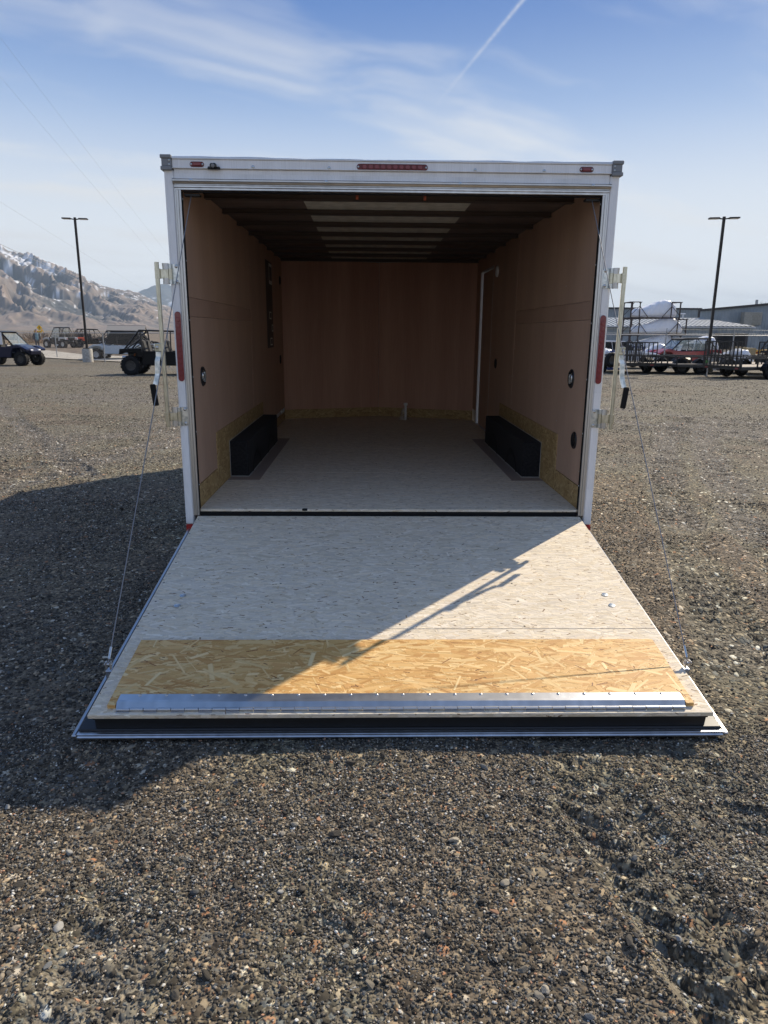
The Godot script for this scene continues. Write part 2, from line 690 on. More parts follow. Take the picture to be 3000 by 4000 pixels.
# Thin high cloud over blue air, a vapour trail; linear radiance
func sky_picture() -> Texture2D:
	var w := 3072
	var h := 1536
	var a := FastNoiseLite.new()
	a.seed = 4
	a.frequency = 1.0
	a.fractal_octaves = 6
	a.fractal_gain = 0.58
	var b := FastNoiseLite.new()
	b.seed = 9
	b.frequency = 1.0
	b.fractal_octaves = 3
	var sd := SUN_TO.normalized()
	var px := PackedFloat32Array()
	px.resize(w * h * 3)
	px.fill(0.0)
	var c1 := dir_of(11.4, 22.0)
	var c2 := dir_of(4.2, 14.9)
	var along := (c2 - c1).normalized()
	var side := c1.cross(c2).normalized()
	for y in h / 2 + 2:
		var el := (0.5 - (y + 0.5) / h) * PI
		var se := sin(el)
		var ce := cos(el)
		var deg := rad_to_deg(el)
		var base := Vector3(1.22, 1.24, 1.24).lerp(Vector3(0.88, 0.96, 1.05), smoothstep(0.0, 9.0, deg))
		base = base.lerp(Vector3(0.40, 0.575, 0.89), smoothstep(7.0, 16.5, deg))
		base = base.lerp(Vector3(0.115, 0.265, 0.65), smoothstep(13.0, 23.0, deg))
		base = base.lerp(Vector3(0.10, 0.215, 0.48), smoothstep(26.0, 75.0, deg))
		for x in w:
			var az := (x + 0.5) / w * TAU
			var d := Vector3(sin(az) * ce, se, -cos(az) * ce)
			var k := maxf(se, 0.0) + 0.12
			var p := Vector2(-d.x / k, d.z / k)
			# streaks drawn out by the wind, upper left to lower right
			var q := Vector2((p.x * 0.92 + p.y * 0.39) * 0.55, (p.y * 0.92 - p.x * 0.39) * 0.5)
			var warp := b.get_noise_2d(p.x * 1.3, p.y * 1.3)
			var n1 := a.get_noise_2d(q.x * 0.8 + warp * 0.16 + 58.0, q.y * 3.6 + warp * 0.14)
			var n2 := b.get_noise_2d(p.x * 0.22 + 3.0, p.y * 0.22 + 5.0)
			var cl := smoothstep(-0.26, 0.85, n1 * 1.15 + n2 * 0.6) * lerpf(0.88, 0.46, smoothstep(11.0, 24.0, deg))
			var low := smoothstep(20.0, 4.0, deg)
			cl = clampf(cl + low * 0.16, 0.0, 1.0)
			var glow := maxf(0.0, d.dot(sd))
			var halo := 0.20 * pow(glow, 6.0) + 0.55 * pow(glow, 60.0)
			var white := Vector3(0.92, 0.94, 0.96) * (1.0 + 0.5 * halo)
			var c := base.lerp(white, cl * 0.85) + Vector3(0.62, 0.60, 0.56) * halo
			var off := d.dot(side)
			if absf(off) < 0.012 and d.dot(c1) > 0.9:
				var s := (d - c1).dot(along)
				if s < 0.2:
					var wd := 0.0014 + 0.0012 * smoothstep(0.03, -0.06, s)
					var f := exp(-pow(off / wd, 2.0)) * smoothstep(0.19, -0.01, s) * (0.75 + 0.6 * b.get_noise_2d(s * 260.0, off * 500.0))
					c = c.lerp(Vector3(0.93, 0.95, 0.98), clampf(f * 0.9, 0.0, 0.8))
			var o := (y * w + x) * 3
			px[o] = c.x
			px[o + 1] = c.y
			px[o + 2] = c.z
	var lowest := (h / 2 + 2) * w * 3
	for i in range(lowest, w * h * 3, 3):
		px[i] = 0.16
		px[i + 1] = 0.15
		px[i + 2] = 0.14
	return ImageTexture.create_from_image(Image.create_from_data(w, h, false, Image.FORMAT_RGBF, px.to_byte_array()))


func dir_of(az: float, el: float) -> Vector3:
	var a := deg_to_rad(az)
	var e := deg_to_rad(el)
	return Vector3(sin(a) * cos(e), sin(e), -cos(a) * cos(e))


func make_materials() -> void:
	# weathered strand board: the tile is 2.4 m by 1.2 m
	var faded := strand_board(1024, 512, 5, 9500, 9.0, 44.0, 2.0, 7.5, 0.30, [[221, 208, 186], [217, 204, 180], [226, 214, 194], [211, 196, 171], [219, 205, 180], [223, 207, 180], [215, 203, 184], [210, 198, 179]], [217, 204, 181], 520, 1.2, [[200, [208, 188, 156], 5.0, 18.0, 1.5, 3.5, 0.5], [120, [230, 220, 200], 8.0, 22.0, 2.0, 5.0, 0.6], [130, [176, 148, 114], 3.0, 10.0, 1.0, 2.0, 0.7]])
	var f := with_tex(mat(1, 1, 1, 0.8), faded[0], Vector2(2.4, 1.2))
	f.albedo_color = Color(1, 1, 1)
	f.normal_enabled = true
	f.normal_texture = faded[1]
	f.normal_scale = 0.5
	mats.faded = f
	var f2: StandardMaterial3D = f.duplicate()
	f2.uv1_offset = Vector3(0.37, 0.21, 0)
	mats.faded_floor = f2
	# fresh strand board with large flakes: the tile is 2.4 m by 0.6 m
	var fresh := strand_board(1024, 256, 6, 5200, 20.0, 70.0, 2.5, 11.0, 0.36, [[212, 170, 106], [207, 163, 98], [217, 177, 115], [200, 154, 89], [221, 184, 124], [210, 167, 103], [194, 146, 83], [225, 191, 133], [205, 160, 96]], [206, 162, 98], 160, 1.6, [[220, [190, 142, 80], 14.0, 60.0, 1.5, 5.0, 0.35], [160, [222, 187, 128], 16.0, 66.0, 1.5, 6.0, 0.6], [22, [231, 201, 145], 18.0, 52.0, 2.0, 8.0, 1.2], [46, [140, 92, 46], 8.0, 26.0, 1.0, 3.0, 0.5]])
	var y := with_tex(mat(1, 1, 1, 0.62), fresh[0], Vector2(2.4, 0.6))
	y.albedo_color = Color(1, 1, 1)
	y.normal_enabled = true
	y.normal_texture = fresh[1]
	y.normal_scale = 0.5
	mats.fresh = y
	# strand board of the kick strips, toned duller and browner than the flap board
	var dull_board := strand_board(512, 256, 8, 2600, 14.0, 50.0, 2.5, 9.0, 0.45, [[172, 144, 96], [164, 135, 88], [180, 153, 106], [156, 127, 81], [186, 160, 114], [168, 140, 93]], [166, 138, 91], 120, 1.4, [[30, [186, 158, 112], 10.0, 30.0, 2.0, 7.0, 1.2]])
	mats.kick = with_tex(mat(1, 1, 1, 0.7), dull_board[0], Vector2(1.2, 0.6))
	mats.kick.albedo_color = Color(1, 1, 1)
	# plywood walls
	var ply := veneer(256, 512, 14, lin(0.43, 0.28, 0.195), lin(0.55, 0.365, 0.26), 0.14)
	mats.ply = with_tex(mat(1, 1, 1, 0.62), ply, Vector2(1.2, 2.4))
	mats.ply.albedo_color = Color(1, 1, 1)
	var ply2 := veneer(256, 512, 31, lin(0.44, 0.24, 0.168), lin(0.62, 0.365, 0.255), 0.05)
	mats.ply_front = with_tex(mat(1, 1, 1, 0.6), ply2, Vector2(1.2, 2.4))
	mats.ply_front.albedo_color = Color(1, 1, 1)
	mats.ply_belt = with_tex(mat(1, 1, 1, 0.62), ply, Vector2(1.7, 1.9))
	mats.ply_belt.albedo_color = lin(0.90, 0.88, 0.88)
	# painted and bare metal
	var dirt := veneer(256, 256, 41, Color(0.855, 0.855, 0.85), Color(0.97, 0.97, 0.97), 0.10)
	mats.white = with_tex(mat(1, 1, 1, 0.38), dirt, Vector2(0.6, 0.6))
	mats.white.albedo_color = Color(1, 1, 1)
	mats.white.clearcoat_enabled = true
	mats.white.clearcoat = 0.35
	mats.white.clearcoat_roughness = 0.2
	var brushed := veneer(128, 256, 77, Color(0.70, 0.70, 0.70), Color(0.93, 0.93, 0.93), 0.02)
	mats.alum = with_tex(mat(0.9, 0.9, 0.9, 0.34, 1.0), brushed, Vector2(0.3, 0.9))
	mats.alum_x = mats.alum.duplicate()
	mats.alum_x.uv1_scale = Vector3(0.4, 6.0, 1)
	mats.zinc = with_tex(mat(0.74, 0.76, 0.76, 0.3, 1.0), noise_tex(128, 0.03, Color(0.75, 0.78, 0.8), Color(1, 1, 1), 12), Vector2(0.2, 0.2))
	mats.zinc_gold = with_tex(mat(0.72, 0.70, 0.60, 0.3, 1.0), noise_tex(128, 0.03, Color(0.78, 0.78, 0.75), Color(1, 1, 1), 13), Vector2(0.2, 0.4))
	mats.steel = mat(0.55, 0.55, 0.55, 0.35, 1.0)
	mats.cable = mat(0.26, 0.26, 0.27, 0.5, 0.6)
	mats.grey_plastic = mat(0.23, 0.24, 0.25, 0.5)
	mats.rubber = mat(0.012, 0.012, 0.013, 0.75)
	mats.rubber.metallic_specular = 0.3
	mats.seal = mat(0.012, 0.012, 0.013, 0.42)
	mats.black = mat(0.012, 0.012, 0.013, 0.45)
	mats.black_gloss = mat(0.010, 0.010, 0.011, 0.16)
	mats.carpet = with_tex(mat(1, 1, 1, 0.95), noise_tex(128, 0.09, lin(0.006, 0.006, 0.007), lin(0.017, 0.016, 0.018), 15), Vector2(0.25, 0.25))
	mats.carpet.albedo_color = Color(1, 1, 1)
	mats.red_lens = mat(0.20, 0.007, 0.014, 0.12)
	mats.red_lens.clearcoat_enabled = true
	mats.red_lens.clearcoat = 0.8
	mats.red_dark = mat(0.12, 0.004, 0.008, 0.2)
	mats.red_tape = mat(0.42, 0.02, 0.02, 0.4)
	mats.caulk = mat(0.42, 0.40, 0.36, 0.6)
	mats.orange = mat(0.34, 0.07, 0.025, 0.6)
	mats.ceiling_light = with_tex(mat(1, 1, 1, 0.75), noise_tex(256, 0.02, lin(0.60, 0.57, 0.47), lin(0.74, 0.71, 0.60), 16), Vector2(0.6, 0.6))
	mats.ceiling_light.albedo_color = Color(1, 1, 1)
	mats.ceiling_dark = with_tex(mat(1, 1, 1, 0.4), veneer(128, 128, 91, lin(0.09, 0.068, 0.058), lin(0.25, 0.19, 0.16), 4.0), Vector2(0.7, 0.7))
	mats.ceiling_dark.albedo_color = Color(1, 1, 1)
	mats.bow = mat(0.085, 0.065, 0.057, 0.5, 0.2)
	mats.concrete = with_tex(mat(1, 1, 1, 0.9), noise_tex(256, 0.03, lin(0.36, 0.34, 0.30), lin(0.52, 0.50, 0.45), 17), Vector2(0.8, 0.8))
	mats.concrete.albedo_color = Color(1, 1, 1)
	mats.flashing = mat(0.33, 0.255, 0.205, 0.7)
	mats.paper = mat(0.72, 0.71, 0.66, 0.8)
	mats.label_dark = mat(0.05, 0.042, 0.035, 0.5)


# ---------------------------------------------------------------- ground
func axis_steps(list: Array) -> PackedFloat32Array:
	# list of [to, step] from the first value on
	var out := PackedFloat32Array([list[0]])
	for k in range(1, list.size()):
		var to: float = list[k][0]
		var st: float = list[k][1]
		var from := out[out.size() - 1]
		var cnt := maxi(1, int(round((to - from) / st)))
		for i in cnt:
			out.append(lerpf(from, to, float(i + 1) / cnt))
	return out


func build_ground() -> void:
	var xs := axis_steps([-6600.0, [-3000.0, 1500.0], [-400.0, 400.0], [-60.0, 40.0], [-20.0, 4.0], [-8.0, 0.35], [-3.6, 0.10], [3.8, 0.032], [8.0, 0.10], [20.0, 0.35], [60.0, 4.0], [400.0, 40.0], [3000.0, 400.0], [5000.0, 1000.0]])
	var zs := axis_steps([-6700.0, [-3000.0, 1500.0], [-400.0, 400.0], [-60.0, 30.0], [-26.0, 2.0], [-9.0, 0.28], [-4.8, 0.09], [1.8, 0.03], [4.3, 0.022], [8.0, 0.3], [60.0, 10.0], [1500.0, 300.0]])
	var w := xs.size()
	var h := zs.size()
	var v := PackedVector3Array()
	var n := PackedVector3Array()
	var uv := PackedVector2Array()
	var c := PackedColorArray()
	v.resize(w * h)
	n.resize(w * h)
	uv.resize(w * h)
	c.resize(w * h)
	for j in h:
		for i in w:
			var x := xs[i]
			var z := zs[j]
			var far := absf(x) > 70.0 or z < -70.0
			v[j * w + i] = Vector3(x, drop(z) if far else gh(x, z), z)
			uv[j * w + i] = Vector2(x, z)
			# drier, sandier patches and darker damp ones
			var p := n_patch.get_noise_2d(x * 0.35, z * 0.35) * 0.5 + n_patch.get_noise_2d(x * 1.6 + 50.0, z * 1.6) * 0.3
			var f := 0.92 + p * 0.5
			if far:
				f = 1.1
			else:
				# away from the trailer the lot is dustier; wheels pack the fines pale
				var dust := smoothstep(0.5, 6.0, -z + n_patch.get_noise_2d(x * 0.8 + 9.0, z * 0.8) * 5.0)
				f += 0.20 * dust + 0.22 * track_at(x, z)
			c[j * w + i] = Color(f * 1.04, f * 0.945, f * (0.80 - p * 0.10))
	for j in h:
		for i in w:
			var dx := v[j * w + mini(i + 1, w - 1)] - v[j * w + maxi(i - 1, 0)]
			var dz := v[mini(j + 1, h - 1) * w + i] - v[maxi(j - 1, 0) * w + i]
			n[j * w + i] = dz.cross(dx).normalized()
	var idx := PackedInt32Array()
	idx.resize((w - 1) * (h - 1) * 6)
	var o := 0
	for j in h - 1:
		for i in w - 1:
			var a := j * w + i
			idx[o] = a
			idx[o + 1] = a + 1
			idx[o + 2] = a + w + 1
			idx[o + 3] = a
			idx[o + 4] = a + w + 1
			idx[o + 5] = a + w
			o += 6
	var arr := []
	arr.resize(Mesh.ARRAY_MAX)
	arr[Mesh.ARRAY_VERTEX] = v
	arr[Mesh.ARRAY_NORMAL] = n
	arr[Mesh.ARRAY_TEX_UV] = uv
	arr[Mesh.ARRAY_COLOR] = c
	arr[Mesh.ARRAY_INDEX] = idx
	var m := ArrayMesh.new()
	m.add_surface_from_arrays(Mesh.PRIMITIVE_TRIANGLES, arr)
	var grit := grit_texture(1024, 19, 60000)
	var g := with_tex(mat(1, 1, 1, 0.95), grit[0], Vector2(3.1, 3.1))
	g.albedo_color = Color(1, 1, 1)
	g.vertex_color_use_as_albedo = true
	g.normal_enabled = true
	g.normal_texture = grit[1]
	g.normal_scale = 1.2
	mats.ground = g
	var ground := put_mesh("ground", m, g)
	tag(ground, "dark grey-brown crushed gravel lot with tyre tracks around the trailer", "ground", "", "structure")


func pebble(sd: int, flat: float, detail: int) -> ArrayMesh:
	var r := RandomNumberGenerator.new()
	r.seed = sd
	# corners of an icosahedron, pushed about, faces kept flat; large stones get more corners
	var p := PackedVector3Array()
	var ph := (1.0 + sqrt(5.0)) * 0.5
	for s: Array in [[-1, ph, 0], [1, ph, 0], [-1, -ph, 0], [1, -ph, 0], [0, -1, ph], [0, 1, ph], [0, -1, -ph], [0, 1, -ph], [ph, 0, -1], [ph, 0, 1], [-ph, 0, -1], [-ph, 0, 1]]:
		p.append(Vector3(s[0], s[1], s[2]).normalized())
	var f := [0, 11, 5, 0, 5, 1, 0, 1, 7, 0, 7, 10, 0, 10, 11, 1, 5, 9, 5, 11, 4, 11, 10, 2, 10, 7, 6, 7, 1, 8, 3, 9, 4, 3, 4, 2, 3, 2, 6, 3, 6, 8, 3, 8, 9, 4, 9, 5, 2, 4, 11, 6, 2, 10, 8, 6, 7, 9, 8, 1]
	for d in detail:
		var g := []
		var mids := {}
		for k in range(0, f.size(), 3):
			var m := []
			for e in 3:
				var i: int = f[k + e]
				var j: int = f[k + (e + 1) % 3]
				var key := mini(i, j) * 10000 + maxi(i, j)
				if not mids.has(key):
					p.append((p[i] + p[j]).normalized())
					mids[key] = p.size() - 1
				m.append(mids[key])
			g.append_array([f[k], m[0], m[2], f[k + 1], m[1], m[0], f[k + 2], m[2], m[1], m[0], m[1], m[2]])
		f = g
	# a broken stone: planes cut the ball
	var cuts := []
	for k in 9:
		cuts.append([Vector3(r.randfn(), r.randfn(), r.randfn()).normalized(), r.randf_range(0.58, 0.92)])
	for k in p.size():
		var e := p[k]
		var rad := 1.05 if detail else 1.0
		for c: Array in cuts:
			var q: float = e.dot(c[0])
			if q > 0.05:
				rad = minf(rad, c[1] / q)
		rad *= r.randf_range(0.96, 1.03)
		e *= rad * 0.5
		p[k] = Vector3(e.x * 1.12, e.y * flat, e.z * 0.88)
	var b := MB.new()
	for k in range(0, f.size(), 3):
		b.ftri(p[f[k]], p[f[k + 1]], p[f[k + 2]], Vector3.ZERO)
	return b.mesh()


func build_gravel() -> void:
	var root := node("gravel")
	tag(root, "loose crushed stones in mixed greys and tans covering the lot", "gravel", "", "stuff")
	var m := mat(1, 1, 1, 0.9)
	m.albedo_color = Color(1, 1, 1)
	m.vertex_color_use_as_albedo = true
	var shapes := []
	for k in 7:
		shapes.append(pebble(100 + k, [0.75, 0.6, 0.85, 0.55, 0.7, 0.9, 0.5][k], 0))
	for k in 4:
		shapes.append(pebble(200 + k, [0.62, 0.72, 0.5, 0.66][k], 2))
	var bufs := []
	for k in shapes.size():
		bufs.append(PackedFloat32Array())
	var r := RandomNumberGenerator.new()
	r.seed = 77
	# x0, x1, z0, z1, how many, smallest, largest, share of big ones, keep clear of the trailer
	var zones := [
		[-2.1, 2.0, 1.75, 3.5, 250000, 0.0036, 0.0118, 0.010],
		[-4.6, 4.8, -2.2, 1.9, 170000, 0.006, 0.017, 0.005],
		[-8.5, 8.5, -9.5, -2.0, 110000, 0.009, 0.023, 0.003],
		[-15.0, 15.0, -24.0, -9.0, 60000, 0.014, 0.034, 0.002],
	]
	for zn: Array in zones:
		var cnt: int = zn[4]
		for i in cnt:
			var x := r.randf_range(zn[0], zn[1])
			var z := r.randf_range(zn[2], zn[3])
			if absf(x) < 1.12 and z < 1.72 and z > -4.6:
				continue
			# stones lie denser in some patches
			var dens := 0.58 + n_patch.get_noise_2d(x * 1.4, z * 1.4) * 1.1 + n_fine.get_noise_2d(x * 0.4, z * 0.4) * 0.3
			if z > 1.7:
				dens += 0.12 - 0.42 * smoothstep(0.10, 0.7, x)
			elif x > 1.8 and z > -5.0:
				dens -= 0.25
			if z < 1.7:
				dens -= 0.45 * track_at(x, z)
			if r.randf() > clampf(dens, 0.28 if z > 1.7 else 0.12, 1.0):
				continue
			var s := lerpf(zn[5], zn[6], pow(r.randf(), 2.2))
			var big: bool = r.randf() < zn[7]
			if big:
				s *= r.randf_range(1.5, 2.5)
			var y := gh(x, z) + s * r.randf_range(-0.02, 0.34)
			var b := Basis(Vector3(r.randf_range(-1, 1), r.randf_range(-1, 1), r.randf_range(-1, 1)).normalized(), r.randf() * 0.7) * Basis(Vector3.UP, r.randf() * TAU)
			var col := stone_tone(r)
			if z < -1.0:
				# dust lies on the stones out in the lot
				col = col.lerp(Color(0.165, 0.138, 0.105), 0.42 * smoothstep(-1.0, -6.0, z))
			if big and col.r > 0.34:
				col = col * 0.6
			b = b.scaled_local(Vector3(s * r.randf_range(0.9, 1.4), s, s))
			bufs[(7 + r.randi() % 4) if big or s > 0.017 and z > 0.0 else r.randi() % 7].append_array(PackedFloat32Array([b.x.x, b.y.x, b.z.x, x, b.x.y, b.y.y, b.z.y, y, b.x.z, b.y.z, b.z.z, z, col.r, col.g, col.b, 1.0]))
	for k in shapes.size():
		var mm := MultiMesh.new()
		mm.transform_format = MultiMesh.TRANSFORM_3D
		mm.use_colors = true
		mm.mesh = shapes[k]
		mm.instance_count = bufs[k].size() / 16
		mm.buffer = bufs[k]
		var o := MultiMeshInstance3D.new()
		o.name = "loose_stones"
		o.multimesh = mm
		o.material_override = m
		o.set_meta("kind", "stuff")
		root.add_child(o, true)


# ---------------------------------------------------------------- the cargo trailer
func oblong(w: float, h: float, seg := 8) -> PackedVector2Array:
	# outline with round ends, centred; the longer side decides which ends are round
	var out := PackedVector2Array()
	var r := minf(w, h) * 0.5
	var tall := h > w
	var d := (maxf(w, h) - 2.0 * r) * 0.5
	for s: float in [1.0, -1.0]:
		for k in seg + 1:
			var a := (PI * k / seg) + (0.0 if s > 0.0 else PI)
			var p := Vector2(cos(a) * r, sin(a) * r + d * s)
			out.append(p if tall else Vector2(p.y, -p.x))
	return out


func slab(called: String, outline: PackedVector2Array, at: Vector3, depth: float, e: float, material: Material, parent: Node) -> MeshInstance3D:
	var b := MB.new()
	b.t = Transform3D(Basis(), at)
	b.prism(outline, 0.0, depth, e)
	return put(called, b, material, parent)


func screw_mesh(r: float, h: float) -> ArrayMesh:
	var b := MB.new()
	b.lathe([Vector2(r, 0), Vector2(r * 0.92, h * 0.5), Vector2(r * 0.6, h * 0.9), Vector2(0.0001, h)], 10, Vector3.ZERO, Vector3(0, 0, 1))
	return b.mesh()


func build_trailer() -> void:
	var T := node("cargo_trailer")
	tag(T, "white enclosed cargo trailer seen from behind, its plywood-lined box open and ramp down", "trailer")
	var FL := 0.462
	var PW := 1.2
	var screw := screw_mesh(0.0055, 0.003)
	var bolt := screw_mesh(0.010, 0.006)

	# --- floor
	var zc := -0.012
	for k in 4:
		var z1: float = [-1.21, -2.43, -3.65, -4.76][k]
		one_box("floor_panel", Vector3(-PW - 0.005, FL - 0.018, z1), Vector3(PW + 0.005, FL, zc), mats.faded_floor, T, 0.0015)
		zc = z1 - 0.0025
	var nose := MB.new()
	nose.t = Transform3D(Basis(Vector3.RIGHT, PI * 0.5), Vector3(0, FL, 0))
	nose.prism(PackedVector2Array([Vector2(-PW, -4.7625), Vector2(PW, -4.7625), Vector2(0, -5.2)]), 0.0, 0.018)
	put("floor_panel", nose, mats.faded_floor, T)
	one_box("floor_edge", Vector3(-1.19, FL - 0.016, -0.0115), Vector3(1.19, FL - 0.001, -0.004), mats.faded, T, 0.002)
	one_box("sill", Vector3(-1.195, 0.33, -0.10), Vector3(1.195, FL - 0.0165, -0.006), mats.black, T, 0.003)
	var lip := MB.new()
	for k in 3:
		lip.tube([Vector3(-1.19, FL - 0.019 - k * 0.011, -0.004 + 0.002 * k), Vector3(1.19, FL - 0.019 - k * 0.011, -0.004 + 0.002 * k)], 0.0042, 6)
	put("sill_seal", lip, mats.rubber, T)
	one_box("seal_lump", Vector3(-0.555, FL - 0.012, -0.016), Vector3(-0.52, FL + 0.004, -0.001), mats.rubber, T, 0.004)

	# --- side walls: plywood sheets inside
	for s: float in [-1.0, 1.0]:
		var sheets := []
		# z far, z near, y low, y high, material
		sheets.append([-2.30, -0.014, 1.7415, 2.402, mats.ply])
		sheets.append([-2.30, -0.014, 1.6315, 1.7400, mats.ply_belt])
		sheets.append([-2.30, -0.014, 0.611, 1.6300, mats.ply])
		if s < 0.0:
			sheets.append([-4.75, -2.303, 0.611, 2.402, mats.ply])
		else:
			sheets.append([-3.585, -2.322, 0.611, 2.402, mats.ply])
			sheets.append([-4.395, -3.5865, 2.235, 2.402, mats.ply])
			sheets.append([-4.75, -4.3965, 0.611, 2.402, mats.ply])
		for q: Array in sheets:
			var lo := Vector3(PW if s > 0 else -PW - 0.008, q[2], q[0])
			one_box("plywood_sheet", lo, Vector3(lo.x + 0.008, q[3], q[1]), q[4], T, 0.0012)
		# pale dust line in the upright joint
		one_box("joint_strip", Vector3(s * (PW - 0.002), 0.87, -2.312) if s > 0 else Vector3(s * PW - 0.002, 0.87, -2.312), Vector3(s * PW + 0.002, 2.36, -2.303), mats.ply_belt, T, 0.001)
		# strand-board kick strips
		var kx := Vector3(PW - 0.004, 0, 0) if s > 0 else Vector3(-PW - 0.008, 0, 0)
		var fz := -4.75 if s < 0 else -3.585
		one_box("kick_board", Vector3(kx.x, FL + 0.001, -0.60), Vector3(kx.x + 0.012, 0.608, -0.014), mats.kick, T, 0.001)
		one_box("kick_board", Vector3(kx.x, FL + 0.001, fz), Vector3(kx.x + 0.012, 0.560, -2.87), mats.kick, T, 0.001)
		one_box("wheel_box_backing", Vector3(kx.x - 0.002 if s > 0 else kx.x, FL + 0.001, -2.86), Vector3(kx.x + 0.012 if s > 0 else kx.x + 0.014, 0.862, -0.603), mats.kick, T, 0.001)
		# outer skin
		var ox := 1.222
		if s < 0.0:
			one_box("wall_skin", Vector3(-1.283, 0.37, -4.78), Vector3(-ox, 2.42, -0.071), mats.white, T)
		else:
			for q: Array in [[-3.575, -0.071, 0.37, 2.42], [-4.78, -4.41, 0.37, 2.42], [-4.41, -3.575, 2.25, 2.42], [-4.41, -3.575, 0.37, 0.452]]:
				one_box("wall_skin", Vector3(ox, q[2], q[0]), Vector3(1.283, q[3], q[1]), mats.white, T)
		# wall studs between skin and sheets
		for k in 8:
			var z := -0.35 - k * 0.6
			if s > 0 and z < -3.5 and z > -4.45:
				continue
			one_box("stud", Vector3(s * 1.2095 if s > 0 else -1.2215, FL, z - 0.02), Vector3(1.2215 if s > 0 else -1.2095, 2.40, z + 0.02), mats.steel, T)

	# screws that hold the sheets
	var dot := screw_mesh(0.0048, 0.0015)
	for s: float in [-1.0, 1.0]:
		var face := Basis(Vector3.UP, -s * PI * 0.5)
		for z: float in [-0.05, -0.66, -1.27, -1.88, -2.26, -2.36, -2.95]:
			for k in 8:
				put_mesh("screw", dot, mats.steel, T, Transform3D(face, Vector3(s * PW, 0.70 + k * 0.235 + rng.randf_range(-0.02, 0.02), z + rng.randf_range(-0.01, 0.01))))

	# --- front wall: shallow V of stained plywood
	for s: float in [-1.0, 1.0]:
		var a := Vector2(s * PW, -4.752)
		var c := Vector2(s * 0.0015, -5.15)
		var dirn := (c - a).normalized()
		var nrm := Vector2(-dirn.y, dirn.x)
		if nrm.y > 0:
			nrm = -nrm
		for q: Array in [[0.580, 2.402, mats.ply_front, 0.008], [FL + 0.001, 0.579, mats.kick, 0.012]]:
			var b := MB.new()
			var e := 0.0 if q[3] < 0.01 else -0.004
			var p := [a + nrm * e, c + nrm * e, c + nrm * q[3], a + nrm * q[3]]
			var mid: Vector2 = (a + c) * 0.5 + nrm * 0.004
			var m3 := Vector3(mid.x, (q[0] + q[1]) * 0.5, mid.y)
			var L := a.distance_to(c)
			var u := [0.0, L, L, 0.0]
			for i in [0, 2]:
				var j: int = i + 1
				b.quad(Vector3(p[i].x, q[0], p[i].y), Vector3(p[j].x, q[0], p[j].y), Vector3(p[j].x, q[1], p[j].y), Vector3(p[i].x, q[1], p[i].y), Vector3(nrm.x, 0, nrm.y) * (-1.0 if i == 0 else 1.0), Vector2(u[i] + s, -q[0]), Vector2(u[j] + s, -q[0]), Vector2(u[j] + s, -q[1]), Vector2(u[i] + s, -q[1]))
			b.fquad(Vector3(p[0].x, q[1], p[0].y), Vector3(p[1].x, q[1], p[1].y), Vector3(p[2].x, q[1], p[2].y), Vector3(p[3].x, q[1], p[3].y), m3)
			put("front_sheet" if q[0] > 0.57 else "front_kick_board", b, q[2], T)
		var w := MB.new()
		w.fquad(Vector3(s * 1.283, 0.37, -4.782), Vector3(0, 0.37, -5.66), Vector3(0, 2.485, -5.66), Vector3(s * 1.283, 2.485, -4.782), Vector3.ZERO)
		put("nose_skin", w, mats.white, T)

	# --- roof, bows, ceiling
	var roof := MB.new()
	roof.t = Transform3D(Basis(Vector3.RIGHT, PI * 0.5), Vector3(0, 2.44, 0))
	roof.prism(PackedVector2Array([Vector2(-1.28, -0.03), Vector2(1.28, -0.03), Vector2(1.28, -4.78), Vector2(0, -5.655), Vector2(-1.28, -4.78)]), 0.0, 0.02)
	put("roof", roof, mats.white, T)
	for s: float in [-1.0, 1.0]:
		one_box("roof_rail", Vector3(1.245 if s > 0 else -1.29, 2.4215, -4.78), Vector3(1.29 if s > 0 else -1.245, 2.482, -0.065), mats.alum, T, 0.006)
		one_box("ceiling_sheet", Vector3(0.562 if s > 0 else -1.215, 2.4085, -4.74), Vector3(1.215 if s > 0 else -0.582, 2.4125, -0.075), mats.ceiling_dark, T)
	one_box("ceiling_sheet", Vector3(-0.5815, 2.4095, -4.74), Vector3(0.5615, 2.4125, -0.075), mats.ceiling_light, T).set_meta("label", "pale grey centre strip of the trailer's ceiling")
	for k in 8:
		var z := -0.62 - k * 0.585
		var bow := MB.new()
		bow.box(Vector3(-1.198, 2.378, z - 0.021), Vector3(1.198, 2.4075, z + 0.021), 0.003)
		bow.box(Vector3(-1.198, 2.374, z - 0.033), Vector3(1.198, 2.3778, z + 0.033))
		put("roof_bow", bow, mats.bow, T)
	for x: float in [-0.205, 0.185]:
		one_box("wire_tab", Vector3(x - 0.008, 2.287, -0.055), Vector3(x + 0.008, 2.315, -0.048), mats.orange, T, 0.002)

	# --- rear frame
	for s: float in [-1.0, 1.0]:
		var lo := 1.2305 if s > 0 else -1.283
		one_box("corner_post", Vector3(lo, 0.368, -0.07), Vector3(lo + 0.0525, 2.42, 0.016), mats.white, T, 0.007)
		one_box("reflective_tape", Vector3(lo - 0.03 if s > 0 else lo, 0.285, -0.07), Vector3(lo + 0.0525 if s > 0 else lo + 0.0825, 0.366, 0.013), mats.red_tape, T, 0.003)
		var tr := MB.new()
		var x0 := 1.1945
		for k: Array in [[0.0, 0.013, 0.018], [0.0135, 0.026, 0.0225], [0.0265, 0.0355, 0.0195]]:
			tr.box(Vector3(s * (x0 + k[0]) if s > 0 else -(x0 + k[1]), FL - 0.035, -0.012), Vector3(s * (x0 + k[1]) if s > 0 else -(x0 + k[0]), 2.3185, k[2]), 0.0018)
		put("door_trim", tr, mats.alum, T)
